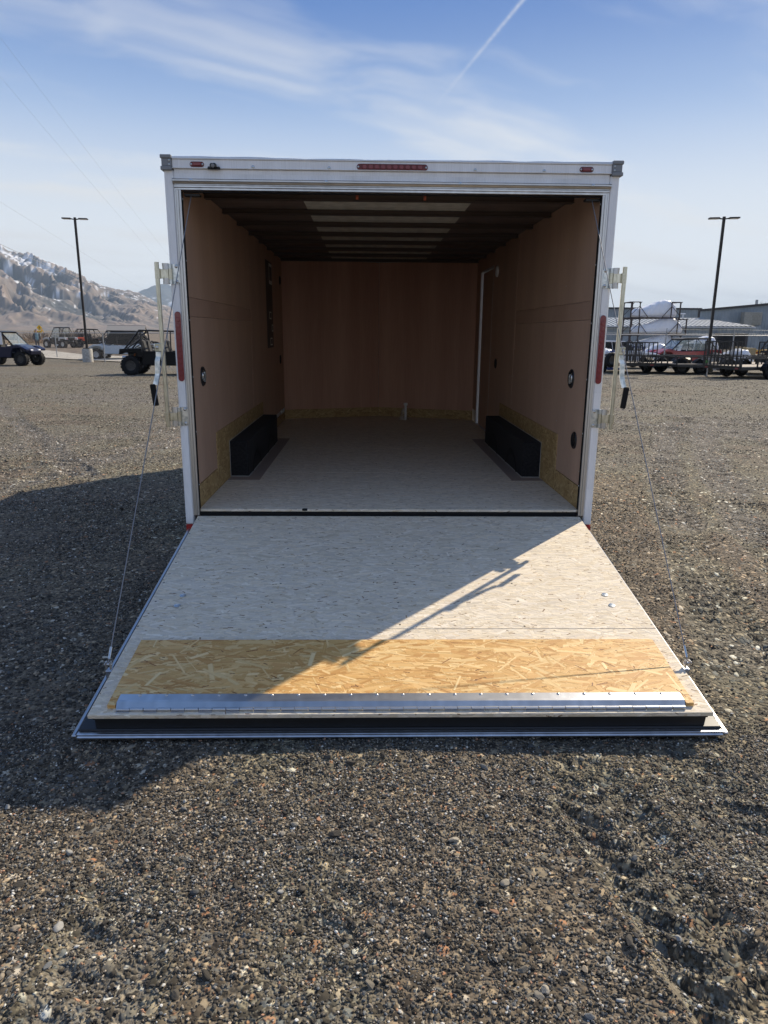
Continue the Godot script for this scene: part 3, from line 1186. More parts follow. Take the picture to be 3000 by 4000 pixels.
		one_box("door_seal", Vector3(1.1905 if s > 0 else -1.194, FL + 0.002, -0.013), Vector3(1.194 if s > 0 else -1.1905, 2.312, 0.006), mats.rubber, T, 0.001)
		for k in 6:
			put_mesh("screw", screw, mats.zinc, T, Transform3D(Basis(Vector3.UP, -s * PI * 0.5), Vector3(s * 1.1902, 0.62 + k * 0.33, -0.002)))
		# grey corner cap
		var cap := MB.new()
		var cx := 1.234 if s > 0 else -1.2955
		cap.box(Vector3(cx, 2.4135, -0.09), Vector3(cx + 0.0615, 2.434, 0.036), 0.003)
		cap.box(Vector3(cx + (0.0 if s > 0 else 0.006), 2.4335, -0.09), Vector3(cx + (0.0555 if s > 0 else 0.0615), 2.4745, 0.031), 0.003)
		cap.box(Vector3(cx, 2.474, -0.09), Vector3(cx + 0.0615, 2.4935, 0.036), 0.003)
		var cn := put("corner_cap", cap, mats.grey_plastic, T)
		for y: float in [2.443, 2.464]:
			put_mesh("screw", screw, mats.zinc, cn, Transform3D(Basis(), Vector3(s * 1.246, y, 0.0315)))
	one_box("door_seal", Vector3(-1.186, 2.3035, -0.013), Vector3(1.186, 2.3115, 0.006), mats.rubber, T, 0.003)
	one_box("header", Vector3(-1.2295, 2.352, -0.07), Vector3(1.2295, 2.4245, 0.012), mats.white, T, 0.004)
	var gut := MB.new()
	gut.prism(PackedVector2Array([Vector2(0.012, 2.374), Vector2(0.030, 2.3715), Vector2(0.036, 2.366), Vector2(0.036, 2.359), Vector2(0.029, 2.3565), Vector2(0.024, 2.3465), Vector2(0.012, 2.3465)]), -1.236, 1.236)
	var gm := put("rain_gutter", gut, mats.alum_x, T)
	gm.rotation.y = -PI * 0.5
	var tt := MB.new()
	for k: Array in [[0.0, 0.012, 0.019], [0.0125, 0.0245, 0.0235], [0.025, 0.032, 0.020]]:
		tt.box(Vector3(-1.2295, 2.3145 + k[0], -0.012), Vector3(1.2295, 2.3145 + k[1], k[2]), 0.0018)
	put("door_trim", tt, mats.alum_x, T)
	for k in 4:
		put_mesh("screw", bolt, mats.zinc, T, Transform3D(Basis(), Vector3(-1.13 + k * 0.7533, 2.361, 0.0355)))
	# top rail with a wavy upper lip of roof sheet
	var rail := MB.new()
	rail.box(Vector3(-1.2335, 2.4255, -0.07), Vector3(1.2335, 2.472, 0.020), 0.002)
	rail.box(Vector3(-1.2335, 2.4252, -0.06), Vector3(1.2335, 2.4305, 0.026), 0.002)
	rail.box(Vector3(-1.2335, 2.4725, -0.07), Vector3(1.2335, 2.478, 0.026), 0.002)
	put("top_rail", rail, mats.white, T)
	var wav := MB.new()
	var rows := [[], [], []]
	for k in 81:
		var x := -1.233 + 2.466 * k / 80.0
		var y := 2.4795 + 0.004 * n_soft.get_noise_2d(x * 9.0, 3.0) + 0.003 * absf(x)
		rows[0].append(Vector3(x, 2.4765, 0.0265))
		rows[1].append(Vector3(x, y + 0.003, 0.024))
		rows[2].append(Vector3(x, y + 0.004, -0.07))
	wav.sheet(rows)
	put("roof_lip", wav, mats.white, T)
	for x: float in [-0.785, -0.36, 0.46, 0.85]:
		put_mesh("screw", bolt, mats.zinc, T, Transform3D(Basis(), Vector3(x, 2.4365, 0.0205)))
	# rub marks: rain streak stains on the header
	var lens := oblong(0.074, 0.024)
	for x: float in [-1.095, 1.089]:
		var l := slab("marker_light", oblong(0.079, 0.028), Vector3(x, 2.4465, 0.0202), 0.004, 0.001, mats.red_dark, T)
		slab("lens", oblong(0.05, 0.018), Vector3(x, 2.4465, 0.0243), 0.007, 0.003, mats.red_lens, l)
		for k in [-1, 1]:
			put_mesh("screw", screw, mats.zinc, l, Transform3D(Basis(), Vector3(x + k * 0.031, 2.4465, 0.0243)))
	var bar := slab("brake_light_bar", oblong(0.398, 0.033), Vector3(-0.007, 2.4445, 0.0202), 0.006, 0.002, mats.red_dark, T)
	for k in 10:
		slab("lens", oblong(0.030, 0.0235), Vector3(-0.007 + (k - 4.5) * 0.0345, 2.4445, 0.0263), 0.005, 0.003, mats.red_lens, bar)
	for k in [-1, 1]:
		put_mesh("screw", screw, mats.zinc, bar, Transform3D(Basis(), Vector3(-0.007 + k * 0.19, 2.4445, 0.0263)))
	# little camera under a hood
	var cm := one_box("backup_camera", Vector3(-1.020, 2.424, 0.0202), Vector3(-0.984, 2.450, 0.050), mats.black_gloss, T, 0.006)
	one_box("bracket", Vector3(-1.036, 2.420, 0.0202), Vector3(-0.966, 2.4345, 0.034), mats.black, cm, 0.004)
	var ob := MB.new()
	ob.lathe([Vector2(0.010, 0), Vector2(0.010, 0.004), Vector2(0.004, 0.006), Vector2(0.0001, 0.0065)], 14, Vector3(-1.002, 2.435, 0.0502), Vector3(0, -0.3, 1))
	put("objective", ob, mats.grey_plastic, cm)

	# --- tail lights
	for s: float in [-1.0, 1.0]:
		var x: float = s * 1.2535
		var l := slab("tail_light", oblong(0.036, 0.402), Vector3(x, 1.456, 0.0162), 0.008, 0.003, mats.red_lens, T)
		for k in 10:
			slab("light_cell", oblong(0.0235, 0.0285, 5), Vector3(x, 1.456 + (k - 4.5) * 0.0345, 0.0243), 0.004, 0.0025, mats.red_lens, l)

	# --- wheel boxes with carpet, caulk and floor flashing
	for s: float in [-1.0, 1.0]:
		var wb := MB.new()
		var z0 := -2.82
		var z1 := -1.035
		wb.box(Vector3(1.055 if s > 0 else -1.1935, FL + 0.0022, z0), Vector3(1.1935 if s > 0 else -1.055, 0.738, z1), 0.006)
		var o := put("wheel_box", wb, mats.carpet, T)
		var cb := MB.new()
		var e: float = s * 1.054
		cb.tube([Vector3(e, FL + 0.004, z0), Vector3(e, FL + 0.004, z1 + 0.001), Vector3(s * 1.193, FL + 0.004, z1 + 0.001)], 0.0028, 6)
		cb.tube([Vector3(s * 1.1935, FL + 0.004, z1), Vector3(s * 1.1935, 0.738, z1), Vector3(s * 1.1935, 0.739, z0)], 0.0024, 6)
		put("caulk_bead", cb, mats.caulk, o)
		one_box("floor_flashing", Vector3(0.955 if s > 0 else -1.196, FL + 0.0002, -3.05), Vector3(1.196 if s > 0 else -0.955, FL + 0.0018, -0.905), mats.flashing, T)

	# --- fittings on the walls
	for q: Array in [[-1.0, 1.266, -0.295, 0.062, 1], [1.0, 1.262, -0.365, 0.062, 1], [1.0, 0.879, -0.20, 0.056, 0], [1.0, 1.24, -3.2, 0.052, 0], [-1.0, 1.221, -4.41, 0.052, 0], [-1.0, 2.138, -4.56, 0.05, 0]]:
		var s: float = q[0]
		var fx := MB.new()
		var r: float = q[3]
		fx.lathe([Vector2(r, 0), Vector2(r, 0.004), Vector2(r * 0.88, 0.011), Vector2(r * 0.74, 0.010), Vector2(r * 0.66, 0.004), Vector2(0.0001, 0.003)], 22, Vector3(s * PW, q[1], q[2]), Vector3(-s, 0, 0))
		var o := put("wall_fitting" if q[4] else "wall_vent", fx, mats.black, T)
		if q[4]:
			var ch := MB.new()
			ch.lathe([Vector2(0.034, 0), Vector2(0.032, 0.006), Vector2(0.018, 0.013), Vector2(0.0001, 0.015)], 16, Vector3(s * (PW - 0.004), q[1] + 0.004, q[2]), Vector3(-s, 0, 0))
			ch.bar(Vector3(s * (PW - 0.015), q[1] - 0.034, q[2]), Vector3(s * (PW - 0.015), q[1] + 0.03, q[2]), 0.014, 0.010)
			put("chrome_latch", ch, mats.zinc, o)
	var disc := MB.new()
	disc.lathe([Vector2(0.058, 0), Vector2(0.056, 0.010), Vector2(0.045, 0.018), Vector2(0.0001, 0.021)], 22, Vector3(PW, 2.168, -3.345), Vector3(-1, 0, 0))
	put("round_cover", disc, mats.white, T)
	var board := one_box("notice_strip", Vector3(-PW, 1.376, -3.84), Vector3(-PW + 0.002, 2.268, -3.36), mats.label_dark, T)
	for q: Array in [[2.251, 2.04, -3.83, -3.60], [1.753, 1.676, -3.71, -3.55], [1.62, 1.545, -3.83, -3.72], [1.48, 1.40, -3.74, -3.58]]:
		one_box("paper_label", Vector3(-PW + 0.0022, q[1], q[2]), Vector3(-PW + 0.0036, q[0], q[3]), mats.paper, board)
		one_box("printed_panel", Vector3(-PW + 0.0038, q[1] + (q[0] - q[1]) * 0.18, q[2] + 0.018), Vector3(-PW + 0.0046, q[0] - (q[0] - q[1]) * 0.15, q[3] - 0.02), mats.label_dark, board)

	# --- side door in the right wall, its jamb just off the leaf
	var dr := one_box("side_door", Vector3(1.222, 0.462, -4.352), Vector3(1.262, 2.228, -3.590), mats.white, T, 0.003)
	one_box("door_lining", Vector3(1.2135, 0.47, -4.345), Vector3(1.2215, 2.22, -3.596), mats.ply, dr, 0.001)
	one_box("edge_strip", Vector3(1.1985, 0.62, -3.5855), Vector3(1.2135, 2.226, -3.579), mats.alum, dr)
	var jb := MB.new()
	jb.box(Vector3(1.190, 0.463, -4.3945), Vector3(1.283, 2.234, -4.374), 0.002)
	put("door_jamb", jb, mats.white, T)
	one_box("door_jamb", Vector3(1.196, 2.2345, -4.3945), Vector3(1.283, 2.249, -3.578), mats.alum, T, 0.002)
	one_box("threshold", Vector3(1.19, FL + 0.0003, -4.372), Vector3(1.283, FL + 0.008, -3.58), mats.alum, T, 0.002)

	# --- bar locks swung out beside the frame
	for s: float in [-1.0, 1.0]:
		build_bar_lock(T, s, bolt)

	# --- support cables from the upper corners to the ramp
	for s: float in [-1.0, 1.0]:
		var a := Vector3(s * 1.146, 2.30, -0.03)
		var b := Vector3(s * 1.2205, 0.205, 1.605)
		var cb := MB.new()
		var pts := []
		for k in 9:
			var u := k / 8.0
			pts.append(a.lerp(b, u) - Vector3(0, sin(u * PI) * 0.006, 0))
		cb.tube(pts, 0.0025, 6)
		var o := put("support_cable", cb, mats.cable, T)
		var sl := MB.new()
		var dn := (b - a).normalized()
		sl.tube([b - dn * 0.065, b - dn * 0.015], 0.0058, 8)
		put("crimp_sleeve", sl, mats.zinc, o)
		var cv := MB.new()
		cv.box(Vector3(b.x - 0.012, b.y - 0.03, b.z - 0.008), Vector3(b.x - 0.006, b.y + 0.004, b.z + 0.010), 0.001)
		cv.box(Vector3(b.x + 0.006, b.y - 0.03, b.z - 0.008), Vector3(b.x + 0.012, b.y + 0.004, b.z + 0.010), 0.001)
		cv.tube([Vector3(b.x - 0.016, b.y - 0.008, b.z + 0.002), Vector3(b.x + 0.016, b.y - 0.008, b.z + 0.002)], 0.006, 8)
		put("clevis", cv, mats.steel, o)
		one_box("pulley_block", Vector3(a.x - 0.04, 2.288, -0.06), Vector3(a.x + 0.05, 2.303, -0.018), mats.black, o, 0.003)

	# --- running gear below, mostly hidden
	var wheel := make_wheel(0.335, 0.15, 0.20, mats.grey_plastic, 0)
	for s: float in [-1.0, 1.0]:
		for z: float in [-1.48, -2.36]:
			var q: Node3D = wheel.duplicate()
			q.name = "wheel"
			T.add_child(q, true)
			q.position = Vector3(s * 1.13, 0.33 + drop(z) - 0.002, z)
			q.rotation.y = 0.0
			q.rotation = Vector3(0, PI * 0.5, 0)
		one_box("frame_rail", Vector3(0.86 if s > 0 else -0.91, 0.33, -4.9), Vector3(0.91 if s > 0 else -0.86, 0.44, -0.11), mats.black, T)
	wheel.free()
	for z: float in [-1.48, -2.36]:
		var ax := MB.new()
		ax.tube([Vector3(-1.04, 0.33, z), Vector3(1.04, 0.33, z)], 0.03, 8)
		put("axle", ax, mats.black, T)
	var tg := MB.new()
	for s: float in [-1.0, 1.0]:
		tg.bar(Vector3(s * 0.8, 0.38, -4.8), Vector3(s * 0.04, 0.40, -6.7), 0.06, 0.1)
	tg.bar(Vector3(0, 0.40, -6.6), Vector3(0, 0.42, -6.95), 0.09, 0.09)
	tg.tube([Vector3(0, 0.95, -6.45), Vector3(0, gh(0, -6.45) + 0.02, -6.45)], 0.03, 8)
	tg.box(Vector3(-0.08, gh(0, -6.45) - 0.005, -6.53), Vector3(0.08, gh(0, -6.45) + 0.02, -6.37))
	put("tongue", tg, mats.black, T)

	build_ramp(T, screw)

	# a small hand tool in a clear bag left by the front wall
	var bag := node("bagged_hitch_part", Vector3(0.34, FL, -4.72), 0.3)
	tag(bag, "white metal bar standing in a crumpled clear bag at the trailer's front wall", "bagged hardware")
	var br := MB.new()
	br.box(Vector3(-0.012, 0.0, -0.01), Vector3(0.012, 0.205, 0.01), 0.003)
	br.box(Vector3(-0.022, 0.185, -0.016), Vector3(0.022, 0.215, 0.016), 0.003)
	put("metal_bar", br, mats.white, bag)
	var rows2 := []
	for i in 9:
		var row := []
		for j in 18:
			var a := TAU * j / 18.0
			var rr := (0.062 - 0.045 * pow(i / 8.0, 1.3)) * (1.0 + 0.35 * n_fine.get_noise_2d(j * 0.31, i * 0.3))
			row.append(Vector3(cos(a) * rr - 0.02, 0.004 + i * 0.020, sin(a) * rr * 0.7))
		rows2.append(row)
	var bg := MB.new()
	bg.sheet(rows2, true)
	var film := mat(0.75, 0.76, 0.78, 0.12)
	film.transparency = BaseMaterial3D.TRANSPARENCY_ALPHA
	film.albedo_color.a = 0.12
	put("clear_bag", bg, film, bag)


func build_bar_lock(T: Node3D, s: float, bolt: ArrayMesh) -> void:
	var L := node("bar_lock", Vector3.ZERO, 0.0, T)
	var rod := MB.new()
	rod.tube([Vector3(s * 1.349, 1.927, 0.045), Vector3(s * 1.343, 0.982, 0.045)], 0.0125, 14)
	put("rod", rod, mats.zinc_gold, L)
	for y: float in [1.864, 1.046]:
		# plate bolted to the post
		var pl := MB.new()
		pl.t = Transform3D(Basis(), Vector3(s * 1.2515, y, 0.0165))
		var o := PackedVector2Array()
		for k: Vector2 in [Vector2(-0.022, -0.056), Vector2(0.014, -0.056), Vector2(0.023, -0.046), Vector2(0.023, 0.046), Vector2(0.014, 0.056), Vector2(-0.022, 0.056)]:
			o.append(Vector2(-k.x * s, k.y))
		pl.prism(o, 0.0, 0.004, 0.001)
		# folded ears of the plate, top and bottom
		for e: float in [-1.0, 1.0]:
			pl.t = Transform3D(Basis(), Vector3(0, 0, 0))
			pl.tube([Vector3(s * 1.2775, y + e * 0.056, 0.030), Vector3(s * 1.2775, y + e * 0.030, 0.030)], 0.0105, 10)
		put("bracket", pl, mats.zinc, L)
		for e: float in [-1.0, 1.0]:
			put_mesh("bolt", bolt, mats.steel, L, Transform3D(Basis(), Vector3(s * 1.2445, y + e * 0.042, 0.0206)))
		# hinged clamp that carries the rod
		var cl := MB.new()
		cl.tube([Vector3(s * 1.2775, y + 0.029, 0.030), Vector3(s * 1.2775, y - 0.029, 0.030)], 0.0115, 12)
		cl.box(Vector3(minf(s * 1.287, s * 1.334), y - 0.026, 0.034), Vector3(maxf(s * 1.287, s * 1.334), y + 0.026, 0.039), 0.0015)
		cl.tube([Vector3(s * 1.346, y + 0.027, 0.045), Vector3(s * 1.346, y - 0.027, 0.045)], 0.0162, 14)
		put("clamp", cl, mats.zinc_gold, L)
		# cam keeper: curved claws above and below the clamp
		for e: float in [-1.0, 1.0]:
			var cw := MB.new()
			var r0 := []
			var r1 := []
			for k in 7:
				var a := -1.25 + k * 0.40
				r0.append(Vector3(s * (1.302 + 0.020 * sin(a)), y + e * 0.024, 0.026 + 0.020 * cos(a)))
				r1.append(Vector3(s * (1.304 + 0.020 * sin(a)), y + e * 0.058, 0.026 + 0.020 * cos(a)))
			cw.sheet([r0, r1])
			put("keeper_claw", cw, mats.steel, L)
	# lever with black grip
	var pv := MB.new()
	pv.box(Vector3(minf(s * 1.333, s * 1.392), 1.428, 0.040), Vector3(maxf(s * 1.333, s * 1.392), 1.476, 0.052), 0.004)
	put("pivot_plate", pv, mats.zinc_gold, L)
	put_mesh("bolt", bolt, mats.steel, L, Transform3D(Basis(), Vector3(s * 1.376, 1.452, 0.0525)))
	var lv := MB.new()
	var path := [Vector3(s * 1.376, 1.470, 0.034), Vector3(s * 1.377, 1.40, 0.036), Vector3(s * 1.384, 1.375, 0.040), Vector3(s * 1.387, 1.30, 0.043), Vector3(s * 1.392, 1.272, 0.047), Vector3(s * 1.403, 1.236, 0.052)]
	var ra := []
	var rb := []
	var rc := []
	var rd := []
	for p: Vector3 in path:
		ra.append(p + Vector3(-0.014, 0, 0.004))
		rb.append(p + Vector3(0.014, 0, 0.004))
		rc.append(p + Vector3(0.014, 0, -0.004))
		rd.append(p + Vector3(-0.014, 0, -0.004))
	for k in path.size() - 1:
		var m: Vector3 = (path[k] + path[k + 1]) * 0.5
		lv.fquad(ra[k], rb[k], rb[k + 1], ra[k + 1], m)
		lv.fquad(rb[k], rc[k], rc[k + 1], rb[k + 1], m)
		lv.fquad(rc[k], rd[k], rd[k + 1], rc[k + 1], m)
		lv.fquad(rd[k], ra[k], ra[k + 1], rd[k + 1], m)
	put("lever", lv, mats.zinc, L)
	var gp := MB.new()
	gp.t = Transform3D(Basis(Vector3(0, 0, 1), -s * 0.10), Vector3(s * 1.4115, 1.178, 0.055))
	gp.box(Vector3(-0.0165, -0.066, -0.0085), Vector3(0.0165, 0.062, 0.0085), 0.005)
	put("grip", gp, mats.rubber, L)


func build_ramp(T: Node3D, screw: ArrayMesh) -> void:
	var d := Vector3(0, -0.294, 1.876).normalized()
	var R := node("ramp_door", Vector3(0, 0.424, 0.020), 0.0, T)
	R.basis = Basis(Vector3.RIGHT, Vector3(0, d.z, -d.y), d)
	# weathered deck in two sheets
	one_box("deck_sheet", Vector3(-1.205, -0.018, 0.0), Vector3(1.205, 0.0, 1.3005), mats.faded, R, 0.002)
	one_box("deck_sheet", Vector3(-1.205, -0.018, 1.3022), Vector3(1.205, 0.0, 1.90), mats.faded, R, 0.002)
	# fresh board of the folded-back flap
	var fb := MB.new()
	fb.t = Transform3D(Basis(Vector3.RIGHT, PI * 0.5), Vector3.ZERO)
	fb.prism(PackedVector2Array([Vector2(-1.14, 1.414), Vector2(1.14, 1.414), Vector2(1.14, 1.862), Vector2(1.1095, 1.862), Vector2(1.1095, 1.8445), Vector2(-1.1095, 1.8445), Vector2(-1.1095, 1.862), Vector2(-1.14, 1.862)]), -0.0165, -0.0005)
	put("flap_board", fb, mats.fresh, R)
	# black seal round the edge of the core
	var core := MB.new()
	core.box(Vector3(-1.188, -0.088, 0.004), Vector3(1.188, -0.0185, 1.886), 0.004)
	core.tube([Vector3(-1.192, -0.030, 1.882), Vector3(1.192, -0.030, 1.882)], 0.0055, 8)
	core.box(Vector3(-1.2535, -0.0883, 1.840), Vector3(1.2535, -0.074, 1.8935), 0.004)
	for s: float in [-1.0, 1.0]:
		core.box(Vector3(1.1885 if s > 0 else -1.2535, -0.0883, 0.004), Vector3(1.2535 if s > 0 else -1.1885, -0.080, 1.8395), 0.003)
	put("edge_seal", core, mats.seal, R)
	# outer skin, wider than the deck, with a rolled metal border
	one_box("outer_skin", Vector3(-1.255, -0.1005, 0.0), Vector3(1.255, -0.0885, 1.894), mats.white, R)
	var bd := MB.new()
	for s: float in [-1.0, 1.0]:
		bd.box(Vector3(1.2555 if s > 0 else -1.274, -0.1045, 0.0), Vector3(1.274 if s > 0 else -1.2555, -0.0845, 1.915), 0.004)
	put("metal_border", bd, mats.alum, R)
	var b2 := MB.new()
	b2.box(Vector3(-1.2553, -0.1045, 1.8945), Vector3(1.2553, -0.0905, 1.917), 0.004)
	b2.box(Vector3(-1.2553, -0.0900, 1.8945), Vector3(1.2553, -0.0845, 1.910), 0.0015)
	put("metal_border", b2, mats.alum_x, R)
	# hinge: screwed leaf, step, knuckles
	var hl := MB.new()
	hl.box(Vector3(-1.108, 0.0168, 1.797), Vector3(1.108, 0.0192, 1.846), 0.0006)
	hl.fquad(Vector3(-1.108, 0.0190, 1.846), Vector3(1.108, 0.0190, 1.846), Vector3(1.106, 0.006, 1.8655), Vector3(-1.106, 0.006, 1.8655), Vector3(0, -1, 1.7))
	hl.box(Vector3(-1.106, 0.0040, 1.8632), Vector3(1.106, 0.0066, 1.8672), 0.0004)
	put("hinge_leaf", hl, mats.alum_x, R)
	# every other knuckle belongs to the screwed leaf, the rest to the deck
	var kn := MB.new()
	kn.tube([Vector3(-0.0250, 0, 0), Vector3(0.0250, 0, 0)], 0.0062, 12)
	kn.box(Vector3(-0.0250, 0.0008, -0.0085), Vector3(0.0250, 0.0032, -0.002))
	var k1 := kn.mesh()
	var kb := MB.new()
	kb.tube([Vector3(-0.0250, 0, 0), Vector3(0.0250, 0, 0)], 0.0052, 12)
	kb.box(Vector3(-0.0250, -0.0066, 0.0), Vector3(0.0250, -0.0046, 0.013))
	var k2 := kb.mesh()
	for k in 42:
		put_mesh("hinge_knuckle", k1 if k % 2 else k2, mats.alum_x, R, Transform3D(Basis(), Vector3(-1.0765 + k * 0.0525, 0.0070, 1.8765)))
	var up := Basis(Vector3.RIGHT, -PI * 0.5)
	for k in 21:
		put_mesh("screw", screw, mats.steel, R, Transform3D(up * 1.15, Vector3(-1.03 + k * 0.103, 0.0193, 1.806)))
	# deck washers and nails
	var wm := MB.new()
	wm.lathe([Vector2(0.016, 0), Vector2(0.0155, 0.003), Vector2(0.007, 0.0042), Vector2(0.0065, 0.0025), Vector2(0.0001, 0.0025)], 16)
	var wmesh := wm.mesh()
	for q: Array in [[-1.059, 0.997], [-1.063, 1.095], [1.059, 0.99], [1.061, 1.094]]:
		put_mesh("washer", wmesh, mats.zinc, R, Transform3D(Basis(), Vector3(q[0], 0.0004, q[1])))
	var nm := MB.new()
	nm.lathe([Vector2(0.005, 0.0006), Vector2(0.0001, 0.0008)], 8)
	var nmesh := nm.mesh()
	var r := RandomNumberGenerator.new()
	r.seed = 5
	for x: float in [-1.19, -0.6, 0.0, 0.6, 1.19]:
		for k in 7:
			put_mesh("nail_head", nmesh, mats.black, R, Transform3D(Basis(), Vector3(x + r.randf_range(-0.012, 0.012), 0.0, 0.04 + k * 0.205 + r.randf_range(-0.02, 0.02))))
	# cable anchors on the sides
	for s: float in [-1.0, 1.0]:
		one_box("cable_anchor", Vector3(1.2055 if s > 0 else -1.236, -0.05, 1.583), Vector3(1.236 if s > 0 else -1.2055, -0.006, 1.612), mats.steel, R, 0.003)


# tyre and rim, axle along z, centre at the origin
func make_wheel(r: float, hw: float, rim: float, rim_mat: Material, knobs: int) -> Node3D:
	var W := Node3D.new()
	W.name = "wheel"
	var b := MB.new()
	var w := hw * 0.5
	b.lathe([Vector2(rim, -w * 0.8), Vector2(rim * 1.06, -w * 0.95), Vector2((r + rim) * 0.5, -w * 1.05), Vector2(r * 0.93, -w * 0.96), Vector2(r * 0.985, -w * 0.72), Vector2(r, -w * 0.35), Vector2(r, w * 0.35), Vector2(r * 0.985, w * 0.72), Vector2(r * 0.93, w * 0.96), Vector2((r + rim) * 0.5, w * 1.05), Vector2(rim * 1.06, w * 0.95), Vector2(rim, w * 0.8)], 28, Vector3.ZERO, Vector3(0, 0, 1))
	for k in knobs:
		var a := TAU * k / knobs
		for s: float in [-1.0, 1.0]:
			b.t = Transform3D(Basis(Vector3(0, 0, 1), a + (PI / knobs if s > 0 else 0.0)), Vector3.ZERO)
			var kw := r * 2.0 / knobs
			b.box(Vector3(r * 0.94, -kw, s * w * 0.28 if s > 0 else -w * 1.0), Vector3(r * 1.03, kw, w * 1.0 if s > 0 else -w * 0.28), 0.0)
	b.t = Transform3D()
	var ty := put("tyre", b, mats.rubber, W)
	var m := MB.new()
	m.lathe([Vector2(rim * 1.02, w * 0.84), Vector2(rim * 0.94, w * 0.84), Vector2(rim * 0.86, w * 0.5), Vector2(rim * 0.35, w * 0.42), Vector2(rim * 0.30, w * 0.62), Vector2(0.0001, w * 0.64)], 20, Vector3.ZERO, Vector3(0, 0, 1))
	m.lathe([Vector2(0.0001, -w * 0.6), Vector2(rim * 0.86, -w * 0.55), Vector2(rim * 1.0, -w * 0.84)], 20, Vector3.ZERO, Vector3(0, 0, 1))
	for k in 6:
		var a := TAU * k / 6.0
		m.t = Transform3D(Basis(Vector3(0, 0, 1), a), Vector3.ZERO)
		m.box(Vector3(rim * 0.25, -rim * 0.10, w * 0.44), Vector3(rim * 0.92, rim * 0.10, w * 0.70), rim * 0.02)
	put("rim", m, rim_mat, W)
	return W


# ---------------------------------------------------------------- what stands round the lot
func build_background() -> void:
	background_materials()
	build_mountains()
	build_left_side()
	build_right_side()


func background_materials() -> void:
	mats.pole = mat(0.022, 0.018, 0.016, 0.45, 0.3)
	mats.galv = mat(0.36, 0.37, 0.38, 0.5, 0.6)
	mats.wire = mat(0.16, 0.16, 0.17, 0.6, 0.4)
	mats.frame_brown = mat(0.055, 0.040, 0.038, 0.6, 0.2)
	mats.blue_frame = mat(0.03, 0.06, 0.20, 0.5)
	mats.wrap = with_tex(mat(1, 1, 1, 0.28), noise_tex(128, 0.03, lin(0.88, 0.89, 0.92), lin(0.96, 0.96, 0.97), 61), Vector2(0.4, 0.4))
	mats.wrap.albedo_color = Color(1, 1, 1)
	mats.wrap.backlight_enabled = true
	mats.wrap.backlight = Color(0.5, 0.52, 0.56)
	mats.navy = mat(0.006, 0.009, 0.034, 0.14)
	mats.navy.clearcoat_enabled = true
	mats.navy.clearcoat = 0.3
	mats.navy.metallic_specular = 0.3
	mats.graphite = mat(0.007, 0.007, 0.008, 0.45)
	mats.graphite.metallic_specular = 0.25
	mats.pale_blue = mat(0.46, 0.54, 0.61, 0.25)
	mats.pale_blue.clearcoat_enabled = true
	mats.red_paint = mat(0.28, 0.018, 0.02, 0.22)
	mats.orange_paint = mat(0.75, 0.10, 0.035, 0.3)
	mats.silver = mat(0.45, 0.46, 0.48, 0.3, 0.5)
	mats.white_paint = mat(0.72, 0.73, 0.75, 0.22)
	mats.yellow = mat(0.72, 0.40, 0.02, 0.45)
	mats.glass = mat(0.012, 0.016, 0.018, 0.06)
	mats.glass.metallic_specular = 0.3
	mats.rim_dark = mat(0.05, 0.05, 0.052, 0.4, 0.4)
	mats.glass_clear = mat(0.55, 0.65, 0.62, 0.05)
	mats.glass_clear.transparency = BaseMaterial3D.TRANSPARENCY_ALPHA
	mats.glass_clear.albedo_color.a = 0.22
	mats.seat_cloth = mat(0.02, 0.02, 0.021, 0.8)
	mats.lamp = mat(0.8, 0.8, 0.82, 0.08)
	mats.spring = mat(0.55, 0.17, 0.03, 0.4)
	mats.cladding = with_tex(mat(1, 1, 1, 0.45), noise_tex(256, 0.01, lin(0.24, 0.275, 0.30), lin(0.31, 0.345, 0.37), 63), Vector2(6, 6))
	mats.cladding.albedo_color = Color(1, 1, 1)
	mats.roof_metal = with_tex(mat(1, 1, 1, 0.42), noise_tex(256, 0.012, lin(0.28, 0.31, 0.33), lin(0.37, 0.40, 0.42), 64), Vector2(5, 5))
	mats.roof_metal.albedo_color = Color(1, 1, 1)
	mats.fascia = mat(0.04, 0.034, 0.034, 0.5)
	mats.tan = mat(0.36, 0.28, 0.15, 0.8)
	mats.bark = mat(0.13, 0.10, 0.085, 0.9)
	mats.dry_grass = mat(0.34, 0.24, 0.12, 0.9)
	mats.dry_grass.vertex_color_use_as_albedo = true
	mats.deck_wood = mat(0.36, 0.31, 0.25, 0.8)
	mats.beige_metal = with_tex(mat(1, 1, 1, 0.6), noise_tex(128, 0.03, lin(0.33, 0.31, 0.26), lin(0.42, 0.39, 0.33), 66), Vector2(1, 1))
	mats.beige_metal.albedo_color = Color(1, 1, 1)


# ---------------------------------------------------------------- mountains
func ridge_height(az: float) -> float:
	# elevation of the skyline in degrees for each bearing
	var t := [[-60.0, 4.6], [-45.0, 5.9], [-34.0, 6.4], [-30.0, 5.9], [-26.6, 5.6], [-25.9, 5.42], [-25.2, 5.05], [-24.4, 5.08], [-23.3, 4.75], [-22.7, 4.42], [-21.7, 4.02], [-21.0, 3.77], [-20.5, 3.5], [-19.9, 3.18], [-18.7, 2.84], [-17.9, 2.80], [-17.2, 2.66], [-16.4, 2.32], [-15.5, 1.9], [-14.0, 1.3], [-11.0, 0.3], [-9.0, 0.0]]
	for k in t.size() - 1:
		if az <= t[k + 1][0]:
			return lerpf(t[k][1], t[k + 1][1], clampf((az - t[k][0]) / (t[k + 1][0] - t[k][0]), 0.0, 1.0))
	return 0.0


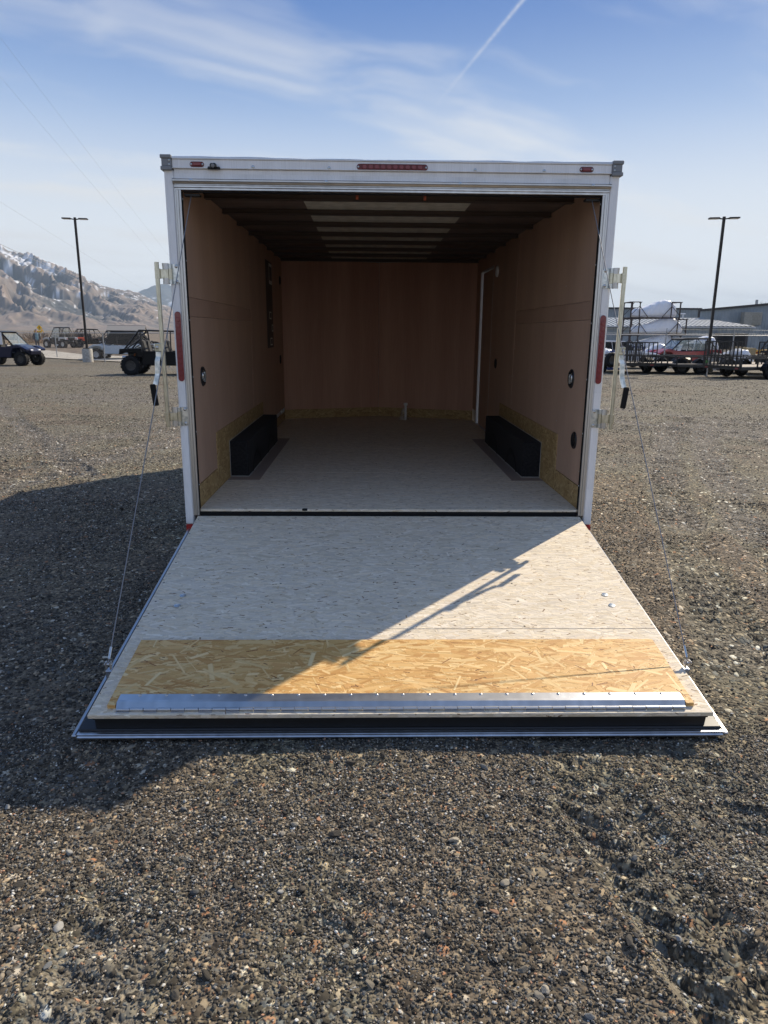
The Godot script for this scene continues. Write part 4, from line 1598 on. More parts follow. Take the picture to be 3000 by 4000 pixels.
func far_ridge_height(az: float) -> float:
	var t := [[-40.0, 2.6], [-22.0, 2.2], [-18.5, 2.4], [-17.2, 2.66], [-16.2, 3.1], [-15.5, 3.36], [-14.6, 3.2], [-13.0, 3.05], [-10.0, 3.3], [-5.0, 2.4], [2.0, 1.9], [10.0, 1.2], [20.0, 0.5], [26.0, 0.0]]
	for k in t.size() - 1:
		if az <= t[k + 1][0]:
			return lerpf(t[k][1], t[k + 1][1], clampf((az - t[k][0]) / (t[k + 1][0] - t[k][0]), 0.0, 1.0))
	return 0.0


func mountain(called: String, az0: float, az1: float, cols: int, r0: float, r1: float, rows: int, far: bool, sd: int) -> MeshInstance3D:
	var rid := FastNoiseLite.new()
	rid.seed = sd
	rid.frequency = 0.0032 if not far else 0.0016
	rid.fractal_type = FastNoiseLite.FRACTAL_RIDGED
	rid.fractal_octaves = 5
	rid.fractal_gain = 0.42
	var soft := FastNoiseLite.new()
	soft.seed = sd + 1
	soft.frequency = 0.006 if not far else 0.003
	soft.fractal_octaves = 5
	var b := MB.new()
	var grid := []
	var shade := []
	for i in rows:
		var u := float(i) / (rows - 1)
		var row := []
		for j in cols:
			var az := lerpf(az0, az1, float(j) / (cols - 1))
			var R := lerpf(r0, r1, u)
			var a := deg_to_rad(az)
			var x := sin(a) * R
			var z := -cos(a) * R
			var top := tan(deg_to_rad(far_ridge_height(az) if far else ridge_height(az))) * lerpf(r0, r1, 0.8)
			# slope rises to the skyline at 0.8 of the depth, then falls behind it
			var s := smoothstep(0.0, 0.8, u)
			var prof := pow(u / 0.8, 1.25) if u < 0.8 else 1.0 - (u - 0.8) * 2.5
			# spurs run down and aslant from the crest
			var arc := a * (r0 + r1) * 0.5
			var wob := soft.get_noise_2d(x * 0.6, z * 0.6)
			var carve := rid.get_noise_2d(arc + R * 0.42 + wob * 190.0, R * 0.30 + wob * 60.0)
			var y := top * prof
			var crag := smoothstep(0.0, 0.25, u) * smoothstep(1.0, 0.72, u)
			y += carve * top * 0.24 * crag * lerpf(1.0, 0.3, smoothstep(0.55, 0.8, u))
			y += soft.get_noise_2d(x * 3.0, z * 3.0) * top * 0.05 * s
			row.append(Vector3(x, y - 4.0, z))
			shade.append(carve)
		grid.append(row)
	b.sheet(grid)
	# bare rock on the spurs, scrub and conifers in the gullies, snow high up and in the hollows
	var peak := 1.0
	for p in b.v:
		peak = maxf(peak, p.y)
	for k in b.v.size():
		var p := b.v[k]
		var n := b.n[k]
		if n.y < 0.0:
			n = -n
			b.n[k] = n
		var h := p.y / peak
		var q := soft.get_noise_2d(p.x * 3.0, p.z * 3.0)
		var q2 := soft.get_noise_2d(p.x * 0.9 + 900.0, p.z * 0.9)
		var q3 := soft.get_noise_2d(p.x * 9.0 + p.z * 3.0, p.z * 4.0 + 300.0)
		var spur: float = shade[k]
		var c := Color(0.098, 0.088, 0.082).lerp(Color(0.155, 0.132, 0.115), clampf(0.5 + q2 + q3 * 0.6, 0.0, 1.0))
		c = c.lerp(Color(0.22, 0.165, 0.130), smoothstep(0.0, 0.5, spur * 0.6 + q * 0.5 - q2 * 0.4) * 0.7)
		c = c.lerp(Color(0.032, 0.038, 0.040), smoothstep(-0.05, 0.22, -spur * 0.55 + q2 * 0.8 + q3 * 0.3 + h * 0.45 - 0.08))
		if far:
			c = c.lerp(Color(0.024, 0.034, 0.036), 0.85)
		var sn: float
		if far:
			sn = smoothstep(0.0, 0.25, q * 0.8 + q3 * 0.5 + 0.12 - h * 0.75)
		else:
			sn = smoothstep(0.0, 0.20, q * 0.62 + q3 * 0.62 - spur * 0.38 + h * 0.80 - 0.40) * 0.9
		c = c.lerp(Color(0.78, 0.80, 0.84), sn * 0.9)
		b.c[k] = c
	var m := mat(1, 1, 1, 0.95)
	m.albedo_color = Color(1, 1, 1)
	m.vertex_color_use_as_albedo = true
	return put(called, b, m)


func build_mountains() -> void:
	tag(mountain("mountain", -62.0, -9.0, 720, 1500.0, 3600.0, 170, false, 31), "brown rocky mountain flank streaked with snow, falling to the right", "mountain", "", "structure")
	tag(mountain("mountain", -42.0, 26.0, 300, 4800.0, 6500.0, 70, true, 47), "distant blue mountain with patches of snow behind the nearer slope", "mountain", "", "structure")


# ---------------------------------------------------------------- lamps, fences, wires
func light_pole(at: Vector3, height: float, turn: float, block: float, label: String) -> void:
	var P := node("light_pole", at, turn)
	tag(P, label, "light pole", "tall dark light poles on concrete blocks")
	var c := MB.new()
	c.lathe([Vector2(block, 0), Vector2(block * 0.985, 0.72), Vector2(block * 0.93, 0.76), Vector2(0.0001, 0.765)], 22)
	put("concrete_base", c, mats.concrete, P)
	one_box("base_plate", Vector3(-0.17, 0.765, -0.17), Vector3(0.17, 0.80, 0.17), mats.pole, P, 0.005)
	var s := MB.new()
	s.bar(Vector3(0, 0.80, 0), Vector3(0, height, 0), 0.115)
	put("shaft", s, mats.pole, P)
	for k: float in [-1.0, 1.0]:
		var a := MB.new()
		a.bar(Vector3(k * 0.05, height - 0.10, 0), Vector3(k * 0.24, height - 0.07, 0), 0.05)
		a.box(Vector3(minf(k * 0.20, k * 0.66), height - 0.095, -0.15), Vector3(maxf(k * 0.20, k * 0.66), height - 0.035, 0.15), 0.012)
		var h := put("lamp_head", a, mats.pole, P)
		one_box("lamp_cover", Vector3(minf(k * 0.26, k * 0.62), height - 0.104, -0.12), Vector3(maxf(k * 0.26, k * 0.62), height - 0.0955, 0.12), mats.lamp, h)


func chain_fence(called_label: String, pts: Array, height: float, barbs: bool) -> void:
	var F := node("chain_link_fence", pts[0])
	tag(F, called_label, "fence")
	var o: Vector3 = pts[0]
	var wires := MB.new()
	for k in pts.size():
		var p: Vector3 = pts[k] - o
		var b := MB.new()
		b.tube([p + Vector3(0, -0.05, 0), p + Vector3(0, height + 0.03, 0)], 0.030, 8)
		if barbs:
			b.tube([p + Vector3(0, height, 0), p + Vector3(0, height + 0.32, 0.02)], 0.018, 6)
		put("post", b, mats.galv, F)
		if k == pts.size() - 1:
			break
		var q: Vector3 = pts[k + 1] - o
		var r := MB.new()
		r.tube([p + Vector3(0, height, 0), q + Vector3(0, height, 0)], 0.021, 8)
		put("top_rail", r, mats.galv, F)
		var L := p.distance_to(q)
		var d := (q - p) / L
		var step := 0.085
		var n := int((L + height) / step)
		for i in n:
			for way: float in [1.0, -1.0]:
				var s0 := i * step - (height if way > 0 else 0.0)
				var s1 := s0 + height * way
				var y0 := 0.03
				var y1 := height
				var a0 := s0
				var a1 := s1
				# clip to the bay
				for it in 1:
					var lo := minf(a0, a1)
					var hi := maxf(a0, a1)
					if lo < 0.0:
						var f := (0.0 - lo) / (hi - lo)
						if a0 < a1:
							y0 = lerpf(0.03, height, f)
							a0 = 0.0
						else:
							y1 = lerpf(0.03, height, 1.0 - f)
							a1 = 0.0
					if hi > L:
						var f2 := (hi - L) / (hi - lo)
						if a0 < a1:
							y1 = lerpf(0.03, height, 1.0 - f2)
							a1 = L
						else:
							y0 = lerpf(0.03, height, f2)
							a0 = L
				if absf(a0 - a1) < 0.02 or y1 - y0 < 0.02:
					continue
				wires.tube([p + d * a0 + Vector3(0, y0, 0), p + d * a1 + Vector3(0, y1, 0)], 0.0015, 3, false)
	var w := put("wire_mesh", wires, mats.wire, F)
	w.set_meta("kind", "stuff")
	if barbs:
		for y: float in [0.10, 0.28]:
			var bw := MB.new()
			for k in pts.size() - 1:
				var p: Vector3 = pts[k] - o
				var q: Vector3 = pts[k + 1] - o
				bw.tube([p + Vector3(0, height + y, 0.01), (p + q) * 0.5 + Vector3(0, height + y - 0.03, 0.01), q + Vector3(0, height + y, 0.01)], 0.004, 4, false)
				var n2 := int(p.distance_to(q) / 0.9)
				for i in n2:
					var c := p.lerp(q, (i + 0.5) / n2) + Vector3(0, height + y - 0.02, 0.01)
					bw.tube([c + Vector3(-0.02, -0.03, 0), c + Vector3(0.02, 0.03, 0)], 0.005, 4, false)
			put("barbed_wire", bw, mats.galv, F)


func power_line(a: Vector3, b: Vector3, r: float, sag: float, label: String) -> void:
	var w := MB.new()
	var pts := []
	for k in range(-18, 31):
		var u := k / 24.0
		pts.append(a.lerp(b, u) - Vector3(0, sag * 4.0 * u * (1.0 - u), 0))
	w.tube(pts, r, 4, false)
	tag(put("power_line", w, mats.galv), label, "cable", "power lines crossing the sky")


# ---------------------------------------------------------------- vehicles
# Off-road buggy, nose towards +x, origin on the ground under its middle
func buggy(label: String, cfg: Dictionary) -> Node3D:
	var V := node(cfg.get("called", "off_road_buggy"))
	tag(V, label, "off-road vehicle", "off-road buggies parked on the lot")
	var wb: float = cfg.wb
	var h := wb * 0.5
	var R: float = cfg.get("r", 0.37)
	var hw := 0.62
	var paint: Material = cfg.paint
	var trim: Material = cfg.get("trim", mats.graphite)
	# tub and floor
	var tub := MB.new()
	tub.prism(PackedVector2Array([Vector2(-h - 0.25, 0.55), Vector2(-h + 0.42, 0.36), Vector2(h - 0.45, 0.36), Vector2(h + 0.30, 0.52), Vector2(h + 0.28, 0.62), Vector2(-h - 0.22, 0.66)]), -0.42, 0.42, 0.03)
	put("tub", tub, trim, V)
	# nose
	var nose := MB.new()
	nose.prism(PackedVector2Array([Vector2(h - 0.52, 0.60), Vector2(h + 0.36, 0.56), Vector2(h + 0.42, 0.70), Vector2(h + 0.25, 0.86), Vector2(h - 0.30, 1.02), Vector2(h - 0.58, 1.06)]), -0.44, 0.44, 0.06)
	put("nose", nose, paint, V)
	# doors and rear quarter panels
	for s: float in [-1.0, 1.0]:
		var d := MB.new()
		var z0 := 0.60 if s > 0 else -0.70
		d.prism(PackedVector2Array([Vector2(-h + 0.42, 0.40), Vector2(h - 0.50, 0.40), Vector2(h - 0.44, 0.98), Vector2(h - 0.75, 0.90), Vector2(-h + 0.50, 0.92)]), z0, z0 + 0.10, 0.02)
		put("door", d, cfg.get("door", paint), V)
		var f := MB.new()
		f.prism(PackedVector2Array([Vector2(h - 0.50, 0.80), Vector2(h - 0.40, 0.98), Vector2(h + 0.10, 0.96), Vector2(h + 0.42, 0.80), Vector2(h + 0.40, 0.72), Vector2(h + 0.05, 0.86), Vector2(h - 0.32, 0.84), Vector2(h - 0.44, 0.66)]), s * 0.42, s * 0.76, 0.02)
		put("front_fender", f, paint, V)
		var q := MB.new()
		q.prism(PackedVector2Array([Vector2(-h - 0.42, 0.78), Vector2(-h - 0.38, 1.00), Vector2(-h + 0.45, 1.02), Vector2(-h + 0.50, 0.70), Vector2(-h + 0.36, 0.66), Vector2(-h + 0.24, 0.84), Vector2(-h - 0.20, 0.86)]), s * 0.40, s * 0.74, 0.02)
		put("rear_fender", q, cfg.get("rear", paint), V)
		var hl := MB.new()
		hl.box(Vector3(h + 0.26, 0.72, s * 0.30 - 0.10), Vector3(h + 0.40, 0.80, s * 0.30 + 0.10), 0.02)
		put("headlight", hl, mats.lamp, V)
		var tl := MB.new()
		tl.box(Vector3(-h - 0.44, 0.82, s * 0.52 - 0.08), Vector3(-h - 0.40, 0.90, s * 0.52 + 0.08), 0.01)
		put("tail_light", tl, mats.red_lens, V)
		# arms and springs
		for e: float in [-1.0, 1.0]:
			var a := MB.new()
			a.tube([Vector3(e * h - 0.18, 0.46, s * 0.36), Vector3(e * h, R - 0.02, s * (hw - 0.08))], 0.022, 6)
			a.tube([Vector3(e * h + 0.18, 0.46, s * 0.36), Vector3(e * h, R - 0.02, s * (hw - 0.08))], 0.022, 6)
			put("control_arm", a, mats.black, V)
			var sp := MB.new()
			var top := Vector3(e * (h - 0.16), 0.96, s * 0.40)
			var low := Vector3(e * h, R + 0.05, s * (hw - 0.14))
			sp.tube([low, top], 0.020, 6)
			for k in 6:
				var c := low.lerp(top, 0.28 + k * 0.11)
				sp.lathe([Vector2(0.030, -0.012), Vector2(0.048, 0.0), Vector2(0.030, 0.012)], 8, c, top - low)
			put("shock_absorber", sp, cfg.get("spring", mats.steel), V)
	# bed, engine cover
	one_box("bed", Vector3(-h - 0.36, 0.86, -0.48), Vector3(-h + 0.36, 0.98, 0.48), trim, V, 0.03)
	one_box("engine_cover", Vector3(-h - 0.20, 0.50, -0.30), Vector3(-h + 0.42, 0.84, 0.30), mats.black, V, 0.04)
	var ex := MB.new()
	ex.tube([Vector3(-h - 0.12, 0.66, 0.12), Vector3(-h - 0.46, 0.66, 0.12)], 0.07, 10)
	put("exhaust", ex, mats.steel, V)
	# seats
	var rowsx := [-h + 0.75] if wb < 2.5 else [-h + 0.75, -h + 1.55]
	for x: float in rowsx:
		for s: float in [-1.0, 1.0]:
			var st := MB.new()
			st.box(Vector3(x - 0.22, 0.56, s * 0.30 - 0.22), Vector3(x + 0.26, 0.72, s * 0.30 + 0.22), 0.05)
			st.t = Transform3D(Basis(Vector3(0, 0, 1), 0.22), Vector3(x - 0.20, 0.68, s * 0.30))
			st.box(Vector3(-0.08, 0, -0.21), Vector3(0.06, 0.66, 0.21), 0.05)
			put("seat", st, mats.seat_cloth, V)
	var sw := MB.new()
	for k in 14:
		var a0 := TAU * k / 14.0
		var a1 := TAU * (k + 1) / 14.0
		var cc := Vector3(h - 0.80, 1.02, 0.30)
		sw.tube([cc + Vector3(0.08 * sin(a0), 0.15 * sin(a0), 0.17 * cos(a0)), cc + Vector3(0.08 * sin(a1), 0.15 * sin(a1), 0.17 * cos(a1))], 0.014, 5, false)
	sw.tube([Vector3(h - 0.80, 1.02, 0.30), Vector3(h - 0.52, 0.92, 0.30)], 0.016, 6)
	put("steering_wheel", sw, mats.black, V)
	# roll cage
	var ty: float = cfg.get("top", 1.72)
	var cage := MB.new()
	var xa := h - 0.42
	var xb := h - 0.98
	var xc := -h + 0.42
	var xd := -h - 0.25
	for s: float in [-1.0, 1.0]:
		cage.tube([Vector3(xa, 0.98, s * 0.60), Vector3(xb, ty - 0.04, s * 0.54), Vector3(xc - 0.05, ty, s * 0.54), Vector3(xd, 0.98, s * 0.50)], 0.034, 7)
		cage.tube([Vector3(xc + 0.05, 0.90, s * 0.58), Vector3(xc - 0.02, ty - 0.02, s * 0.54)], 0.027, 7)
		cage.tube([Vector3(xc - 0.02, ty - 0.35, s * 0.55), Vector3(xd + 0.12, 1.02, s * 0.52)], 0.020, 6)
		if wb > 2.5:
			cage.tube([Vector3(0.10, 0.90, s * 0.60), Vector3(0.10, ty - 0.02, s * 0.54)], 0.025, 7)
	for x: float in [xb, (xb + xc) * 0.5, xc]:
		cage.tube([Vector3(x, ty - 0.02, -0.54), Vector3(x, ty - 0.02, 0.54)], 0.024, 7)
	cage.tube([Vector3(xc, ty - 0.05, -0.52), Vector3(xd + 0.1, 1.02, 0.50)], 0.018, 6)
	put("roll_cage", cage, cfg.get("cage", mats.black), V)
	if cfg.get("roof", true):
		var rf := MB.new()
		rf.prism(PackedVector2Array([Vector2(xb + 0.10, ty + 0.005), Vector2(xb - 0.25, ty + 0.045), Vector2(xc, ty + 0.055), Vector2(xc - 0.12, ty + 0.03), Vector2(xc - 0.10, ty + 0.012), Vector2(xb, ty - 0.012)]), -0.58, 0.58, 0.008)
		put("roof", rf, cfg.get("roof_paint", mats.black), V)
	if cfg.get("cab", false):
		for s: float in [-1.0, 1.0]:
			var g := MB.new()
			g.prism(PackedVector2Array([Vector2(xa - 0.12, 0.99), Vector2(xb + 0.02, ty - 0.09), Vector2(xc + 0.05, ty - 0.06), Vector2(xc + 0.05, 0.96)]), s * 0.565, s * 0.580)
			put("side_window", g, cfg.get("pane", mats.glass_clear), V)
			if wb > 2.5:
				var g2 := MB.new()
				g2.prism(PackedVector2Array([Vector2(xc + 0.0, ty - 0.06), Vector2(xd + 0.18, 1.14), Vector2(xd + 0.18, 0.99), Vector2(xc + 0.0, 0.96)]), s * 0.54, s * 0.555)
				put("side_window", g2, cfg.get("pane", mats.glass_clear), V)
	if cfg.get("shield", false) or cfg.get("cab", false):
		var ws := MB.new()
		ws.fquad(Vector3(xa + 0.02, 1.0, -0.56), Vector3(xa + 0.02, 1.0, 0.56), Vector3(xb + 0.03, ty - 0.06, 0.50), Vector3(xb + 0.03, ty - 0.06, -0.50), Vector3.ZERO)
		put("windshield", ws, mats.glass_clear, V)
	if cfg.get("sheet", false):
		one_box("white_sheet", Vector3(-h + 0.45, 1.02, 0.59), Vector3(-h + 1.20, 1.60, 0.60), mats.white_paint, V)
	# wheels
	var wheel := make_wheel(R, 0.27, R * 0.52, cfg.get("rim", mats.rim_dark), 18)
	for e: float in [-1.0, 1.0]:
		for s: float in [-1.0, 1.0]:
			var w: Node3D = wheel.duplicate()
			w.name = "wheel"
			V.add_child(w, true)
			w.position = Vector3(e * h, R, s * hw)
			w.rotation = Vector3(0, (cfg.get("steer", 0.0) if e > 0 else 0.0) + (PI if s < 0 else 0.0), 0)
	wheel.free()
	return V


# Open utility trailer: nose towards +x, gate at -x
func utility_trailer(label: String, L: float, W: float, cfg: Dictionary) -> Node3D:
	var V := node("utility_trailer")
	tag(V, label, "utility trailer", "black utility trailers parked along the fence")
	var fr := MB.new()
	var y := 0.42
	for s: float in [-1.0, 1.0]:
		fr.bar(Vector3(-L / 2, y, s * W / 2), Vector3(L / 2, y, s * W / 2), 0.05, 0.10)
	for k in 6:
		var x := lerpf(-L / 2, L / 2, k / 5.0)
		fr.bar(Vector3(x, y, -W / 2), Vector3(x, y, W / 2), 0.05, 0.08)
	for s: float in [-1.0, 1.0]:
		fr.bar(Vector3(L / 2, y, s * W / 2), Vector3(L / 2 + 1.2, y + 0.02, s * 0.05), 0.05, 0.09)
	fr.bar(Vector3(L / 2 + 1.1, y + 0.04, 0), Vector3(L / 2 + 1.45, y + 0.06, 0), 0.08, 0.08)
	put("chassis", fr, mats.black, V)
	for k in 8:
		one_box("deck_plank", Vector3(-L / 2 + 0.02, y + 0.051, -W / 2 + k * W / 8.0 + 0.006), Vector3(L / 2 - 0.02, y + 0.085, -W / 2 + (k + 1) * W / 8.0 - 0.006), mats.deck_wood, V)
	var rl := MB.new()
	var ry: float = cfg.get("rail", 0.80)
	for s: float in [-1.0, 1.0]:
		rl.bar(Vector3(-L / 2, ry, s * W / 2), Vector3(L / 2, ry, s * W / 2), 0.05)
		for k in 6:
			var x := lerpf(-L / 2 + 0.03, L / 2 - 0.03, k / 5.0)
			rl.bar(Vector3(x, y, s * W / 2), Vector3(x, ry, s * W / 2), 0.045)
	rl.bar(Vector3(L / 2, ry, -W / 2), Vector3(L / 2, ry, W / 2), 0.05)
	put("side_rail", rl, mats.black, V)
	if cfg.get("gate", true):
		var g := MB.new()
		var gt: float = cfg.get("gate_top", 1.42)
		var gx := -L / 2 - 0.05
		g.bar(Vector3(gx, 0.50, -W / 2), Vector3(gx, 0.50, W / 2), 0.045)
		g.bar(Vector3(gx, gt, -W / 2), Vector3(gx, gt, W / 2), 0.045)
		g.bar(Vector3(gx, 0.82, -W / 2), Vector3(gx, 0.82, W / 2), 0.03)
		var n := int(W / 0.19)
		for k in n + 1:
			var z := -W / 2 + W * k / n
			g.bar(Vector3(gx, 0.50, z), Vector3(gx, gt, z), 0.038)
		var G := put("ramp_gate", g, mats.black, V)
		if cfg.get("mesh", false):
			var m := MB.new()
			for k in int(W / 0.05):
				var z := -W / 2 + k * 0.05
				m.bar(Vector3(gx + 0.02, 0.52, z), Vector3(gx + 0.02, gt, z), 0.006)
			for k in int((gt - 0.5) / 0.05):
				m.bar(Vector3(gx + 0.02, 0.52 + k * 0.05, -W / 2), Vector3(gx + 0.02, 0.52 + k * 0.05, W / 2), 0.006)
			put("gate_mesh", m, mats.black, G)
	for s: float in [-1.0, 1.0]:
		one_box("tail_light", Vector3(-L / 2 - 0.035, 0.40, s * (W / 2 - 0.16) - 0.08), Vector3(-L / 2 - 0.026, 0.46, s * (W / 2 - 0.16) + 0.08), mats.red_lens, V)
		for x: float in cfg.axles:
			var f := MB.new()
			var pr := PackedVector2Array()
			for k in 9:
				var a := PI * k / 8.0
				pr.append(Vector2(x + cos(a) * 0.43, 0.34 + sin(a) * 0.40))
			for k in 9:
				var a := PI * (8 - k) / 8.0
				pr.append(Vector2(x + cos(a) * 0.41, 0.34 + sin(a) * 0.38))
			f.prism(pr, s * (W / 2 + 0.04), s * (W / 2 + 0.29))
			put("fender", f, mats.graphite, V)
	var wheel := make_wheel(0.33, 0.20, 0.19, mats.rim_dark, 0)
	for s: float in [-1.0, 1.0]:
		for x: float in cfg.axles:
			var w: Node3D = wheel.duplicate()
			w.name = "wheel"
			V.add_child(w, true)
			w.position = Vector3(x, 0.33, s * (W / 2 + 0.16))
			w.rotation.y = 0.0 if s > 0 else PI
	if cfg.has("spare"):
		var p: Vector3 = cfg.spare
		var w: Node3D = wheel.duplicate()
		w.name = "spare_wheel"
		V.add_child(w, true)
		w.position = p
		w.rotation.y = cfg.get("spare_turn", 0.5)
		one_box("spare_bracket", Vector3(p.x - 0.03, y, p.z - 0.03), Vector3(p.x + 0.03, p.y, p.z + 0.03), mats.black, V)
	wheel.free()
	var j := MB.new()
	j.tube([Vector3(L / 2 + 1.0, 0.02, 0.06), Vector3(L / 2 + 1.0, 0.86, 0.06)], 0.03, 8)
	j.box(Vector3(L / 2 + 0.92, -0.005, -0.02), Vector3(L / 2 + 1.08, 0.025, 0.14), 0.004)
	j.tube([Vector3(L / 2 + 1.0, 0.80, 0.06), Vector3(L / 2 + 1.0, 0.82, 0.25)], 0.012, 6)
	var J := put("jack", j, mats.silver, V)
	if cfg.get("tag", false):
		one_box("green_tag", Vector3(L / 2 + 1.02, 0.58, 0.10), Vector3(L / 2 + 1.03, 0.70, 0.20), mats.lime, J)
		one_box("yellow_tag", Vector3(L / 2 + 1.035, 0.50, 0.12), Vector3(L / 2 + 1.045, 0.61, 0.19), mats.yellow, J)
	return V


# shrink-wrapped load: crumpled film over a vehicle shape, long axis x, base at y = 0
func wrapped_load(label: String, at: Vector3, turn: float, L: float, H: float, W: float, sd: int, group: String) -> void:
	var top := [Vector2(0.0, 0.34), Vector2(0.08, 0.50), Vector2(0.25, 0.60), Vector2(0.42, 0.74), Vector2(0.56, 0.92), Vector2(0.70, 1.0), Vector2(0.82, 0.97), Vector2(0.92, 0.72), Vector2(1.0, 0.46)]
	var nz := FastNoiseLite.new()
	nz.seed = sd
	nz.frequency = 1.4
	nz.fractal_octaves = 3
	var rows := []
	for i in 31:
		var u := i / 30.0
		var h := 0.0
		for k in top.size() - 1:
			if u <= top[k + 1].x + 1e-6:
				h = lerpf(top[k].y, top[k + 1].y, (u - top[k].x) / (top[k + 1].x - top[k].x))
				break
		var close := minf(1.0, minf(u, 1.0 - u) * 22.0 + 0.02)
		var row := []
		for j in 24:
			var a := TAU * j / 24.0
			var ca := cos(a)
			var sa := sin(a)
			var y := 0.5 + 0.5 * signf(sa) * pow(absf(sa), 0.55)
			var z := signf(ca) * pow(absf(ca), 0.55) * 0.5 * (1.0 - 0.22 * y)
			var p := Vector3((u - 0.5) * L, y * h * H * close + (1.0 - close) * h * H * 0.4, z * W * close)
			var r := nz.get_noise_3d(p.x * 2.2 + sd, p.y * 2.2, p.z * 2.2)
			# film pulled tight leaves sharp folds
			p += Vector3(0, 0.05, signf(z) * 0.06) * (absf(r) * 2.0 - 0.35) * smoothstep(0.0, 0.15, y)
			row.append(p)
		rows.append(row)
	var b := MB.new()
	b.sheet(rows, true)
	var o := put("wrapped_load", b, mats.wrap)
	o.position = at
	o.rotation.y = turn
	tag(o, label, "wrapped load", group)


func steel_crate(label: String, at: Vector3, turn: float, L: float, H: float, W: float, material: Material, posts: int) -> void:
	var V := node("steel_crate", at, turn)
	tag(V, label, "steel crate", "stacked steel shipping crates")
	var b := MB.new()
	for s: float in [-1.0, 1.0]:
		b.bar(Vector3(-L / 2, 0.05, s * W / 2), Vector3(L / 2, 0.05, s * W / 2), 0.08, 0.09)
	for k in 5:
		var x := lerpf(-L / 2, L / 2, k / 4.0)
		b.bar(Vector3(x, 0.05, -W / 2), Vector3(x, 0.05, W / 2), 0.06, 0.06)
	put("base_frame", b, material, V)
	for e: float in [-1.0, 1.0]:
		var c := MB.new()
		for s: float in [-1.0, 1.0]:
			c.bar(Vector3(e * L / 2, 0.0, s * W / 2), Vector3(e * L / 2, H, s * W / 2), 0.075)
			c.bar(Vector3(e * (L / 2 - 0.62), 0.0, s * W / 2), Vector3(e * (L / 2 - 0.62), H, s * W / 2), 0.06)
			c.bar(Vector3(e * L / 2, H - 0.03, s * W / 2), Vector3(e * (L / 2 - 0.62), H - 0.03, s * W / 2), 0.06)
			c.bar(Vector3(e * (L / 2 - 0.62), H * 0.72, s * W / 2), Vector3(e * (L / 2 - 1.25), 0.08, s * W / 2), 0.04)
			c.bar(Vector3(e * L / 2, H * 0.2, s * W / 2), Vector3(e * (L / 2 - 0.62), H * 0.75, s * W / 2), 0.035)
			for k: float in [0.0, 0.62]:
				c.bar(Vector3(e * (L / 2 - k) - 0.12, H, s * W / 2), Vector3(e * (L / 2 - k), H - 0.14, s * W / 2), 0.035)
				c.bar(Vector3(e * (L / 2 - k) + 0.12, H, s * W / 2), Vector3(e * (L / 2 - k), H - 0.14, s * W / 2), 0.035)
		c.bar(Vector3(e * L / 2, H - 0.03, -W / 2), Vector3(e * L / 2, H - 0.03, W / 2), 0.06)
		put("end_frame", c, material, V)


func bare_tree(at: Vector3, height: float, sd: int, label: String) -> void:
	var V := node("bare_tree", at)
	tag(V, label, "tree", "bare trees beyond the warehouse")
	var r := RandomNumberGenerator.new()
	r.seed = sd
	var trunk := MB.new()
	trunk.tube([Vector3(0, -0.1, 0), Vector3(0.05, height * 0.18, 0), Vector3(-0.05, height * 0.36, 0.05)], height * 0.022, 8, true, height * 0.014)
	put("trunk", trunk, mats.bark, V)
	var cr := MB.new()
	var todo := []
	for k in 7:
		var a := TAU * k / 7.0 + r.randf()
		todo.append([Vector3(-0.03, height * r.randf_range(0.28, 0.36), 0.03), Vector3(cos(a) * 0.8, 1.1, sin(a) * 0.8).normalized(), height * 0.26, height * 0.010, 0])
	while todo.size():
		var t: Array = todo.pop_back()
		var p: Vector3 = t[0]
		var d: Vector3 = t[1]
		var L: float = t[2]
		var m := p + d * L * 0.5 + Vector3(r.randf_range(-1, 1), r.randf_range(-0.4, 0.6), r.randf_range(-1, 1)) * L * 0.07
		var e := m + (d + Vector3(r.randf_range(-0.3, 0.3), 0.15, r.randf_range(-0.3, 0.3))).normalized() * L * 0.5
		cr.tube([p, m, e], t[3], 4, false, t[3] * 0.55)
		if t[4] < 4:
			for k in (3 if t[4] < 2 else 4):
				var q := p.lerp(e, r.randf_range(0.45, 1.0))
				var nd := (d + Vector3(r.randf_range(-0.9, 0.9), r.randf_range(-0.25, 0.7), r.randf_range(-0.9, 0.9))).normalized()
				todo.append([q, nd, L * r.randf_range(0.5, 0.72), t[3] * 0.5, t[4] + 1])
	put("crown", cr, mats.bark, V)


func dry_shrub(at: Vector3, w: float, h: float, sd: int, label: String, tone: Color) -> void:
	var r := RandomNumberGenerator.new()
	r.seed = sd
	var b := MB.new()
	for k in 260:
		var p := Vector3(r.randfn(0, w * 0.24), 0, r.randfn(0, w * 0.24))
		var d := Vector3(r.randf_range(-0.6, 0.6) + p.x * 0.5, 1.0, r.randf_range(-0.6, 0.6)).normalized()
		var L := h * r.randf_range(0.4, 1.0)
		var g := r.randf_range(0.6, 1.35)
		b.tint = Color(tone.r * g, tone.g * g, tone.b * g)
		var side := d.cross(Vector3(r.randf_range(-1, 1), 0.2, r.randf_range(-1, 1))).normalized() * h * 0.028
		b.ftri(p - side, p + side, p + d * L, p - Vector3(0, 0, 5))
		var q := p + d * L * 0.6
		var d2 := (d + Vector3(r.randf_range(-1, 1), 0, r.randf_range(-1, 1)) * 0.8).normalized()
		b.ftri(q - side * 0.7, q + side * 0.7, q + d2 * L * 0.5, q - Vector3(0, 0, 5))
	var m := mat(1, 1, 1, 0.9)
	m.albedo_color = Color(1, 1, 1)
	m.vertex_color_use_as_albedo = true
	var o := put("dry_shrub", b, m)
	o.position = at
	tag(o, label, "shrub", "dry shrubs beyond the fence")


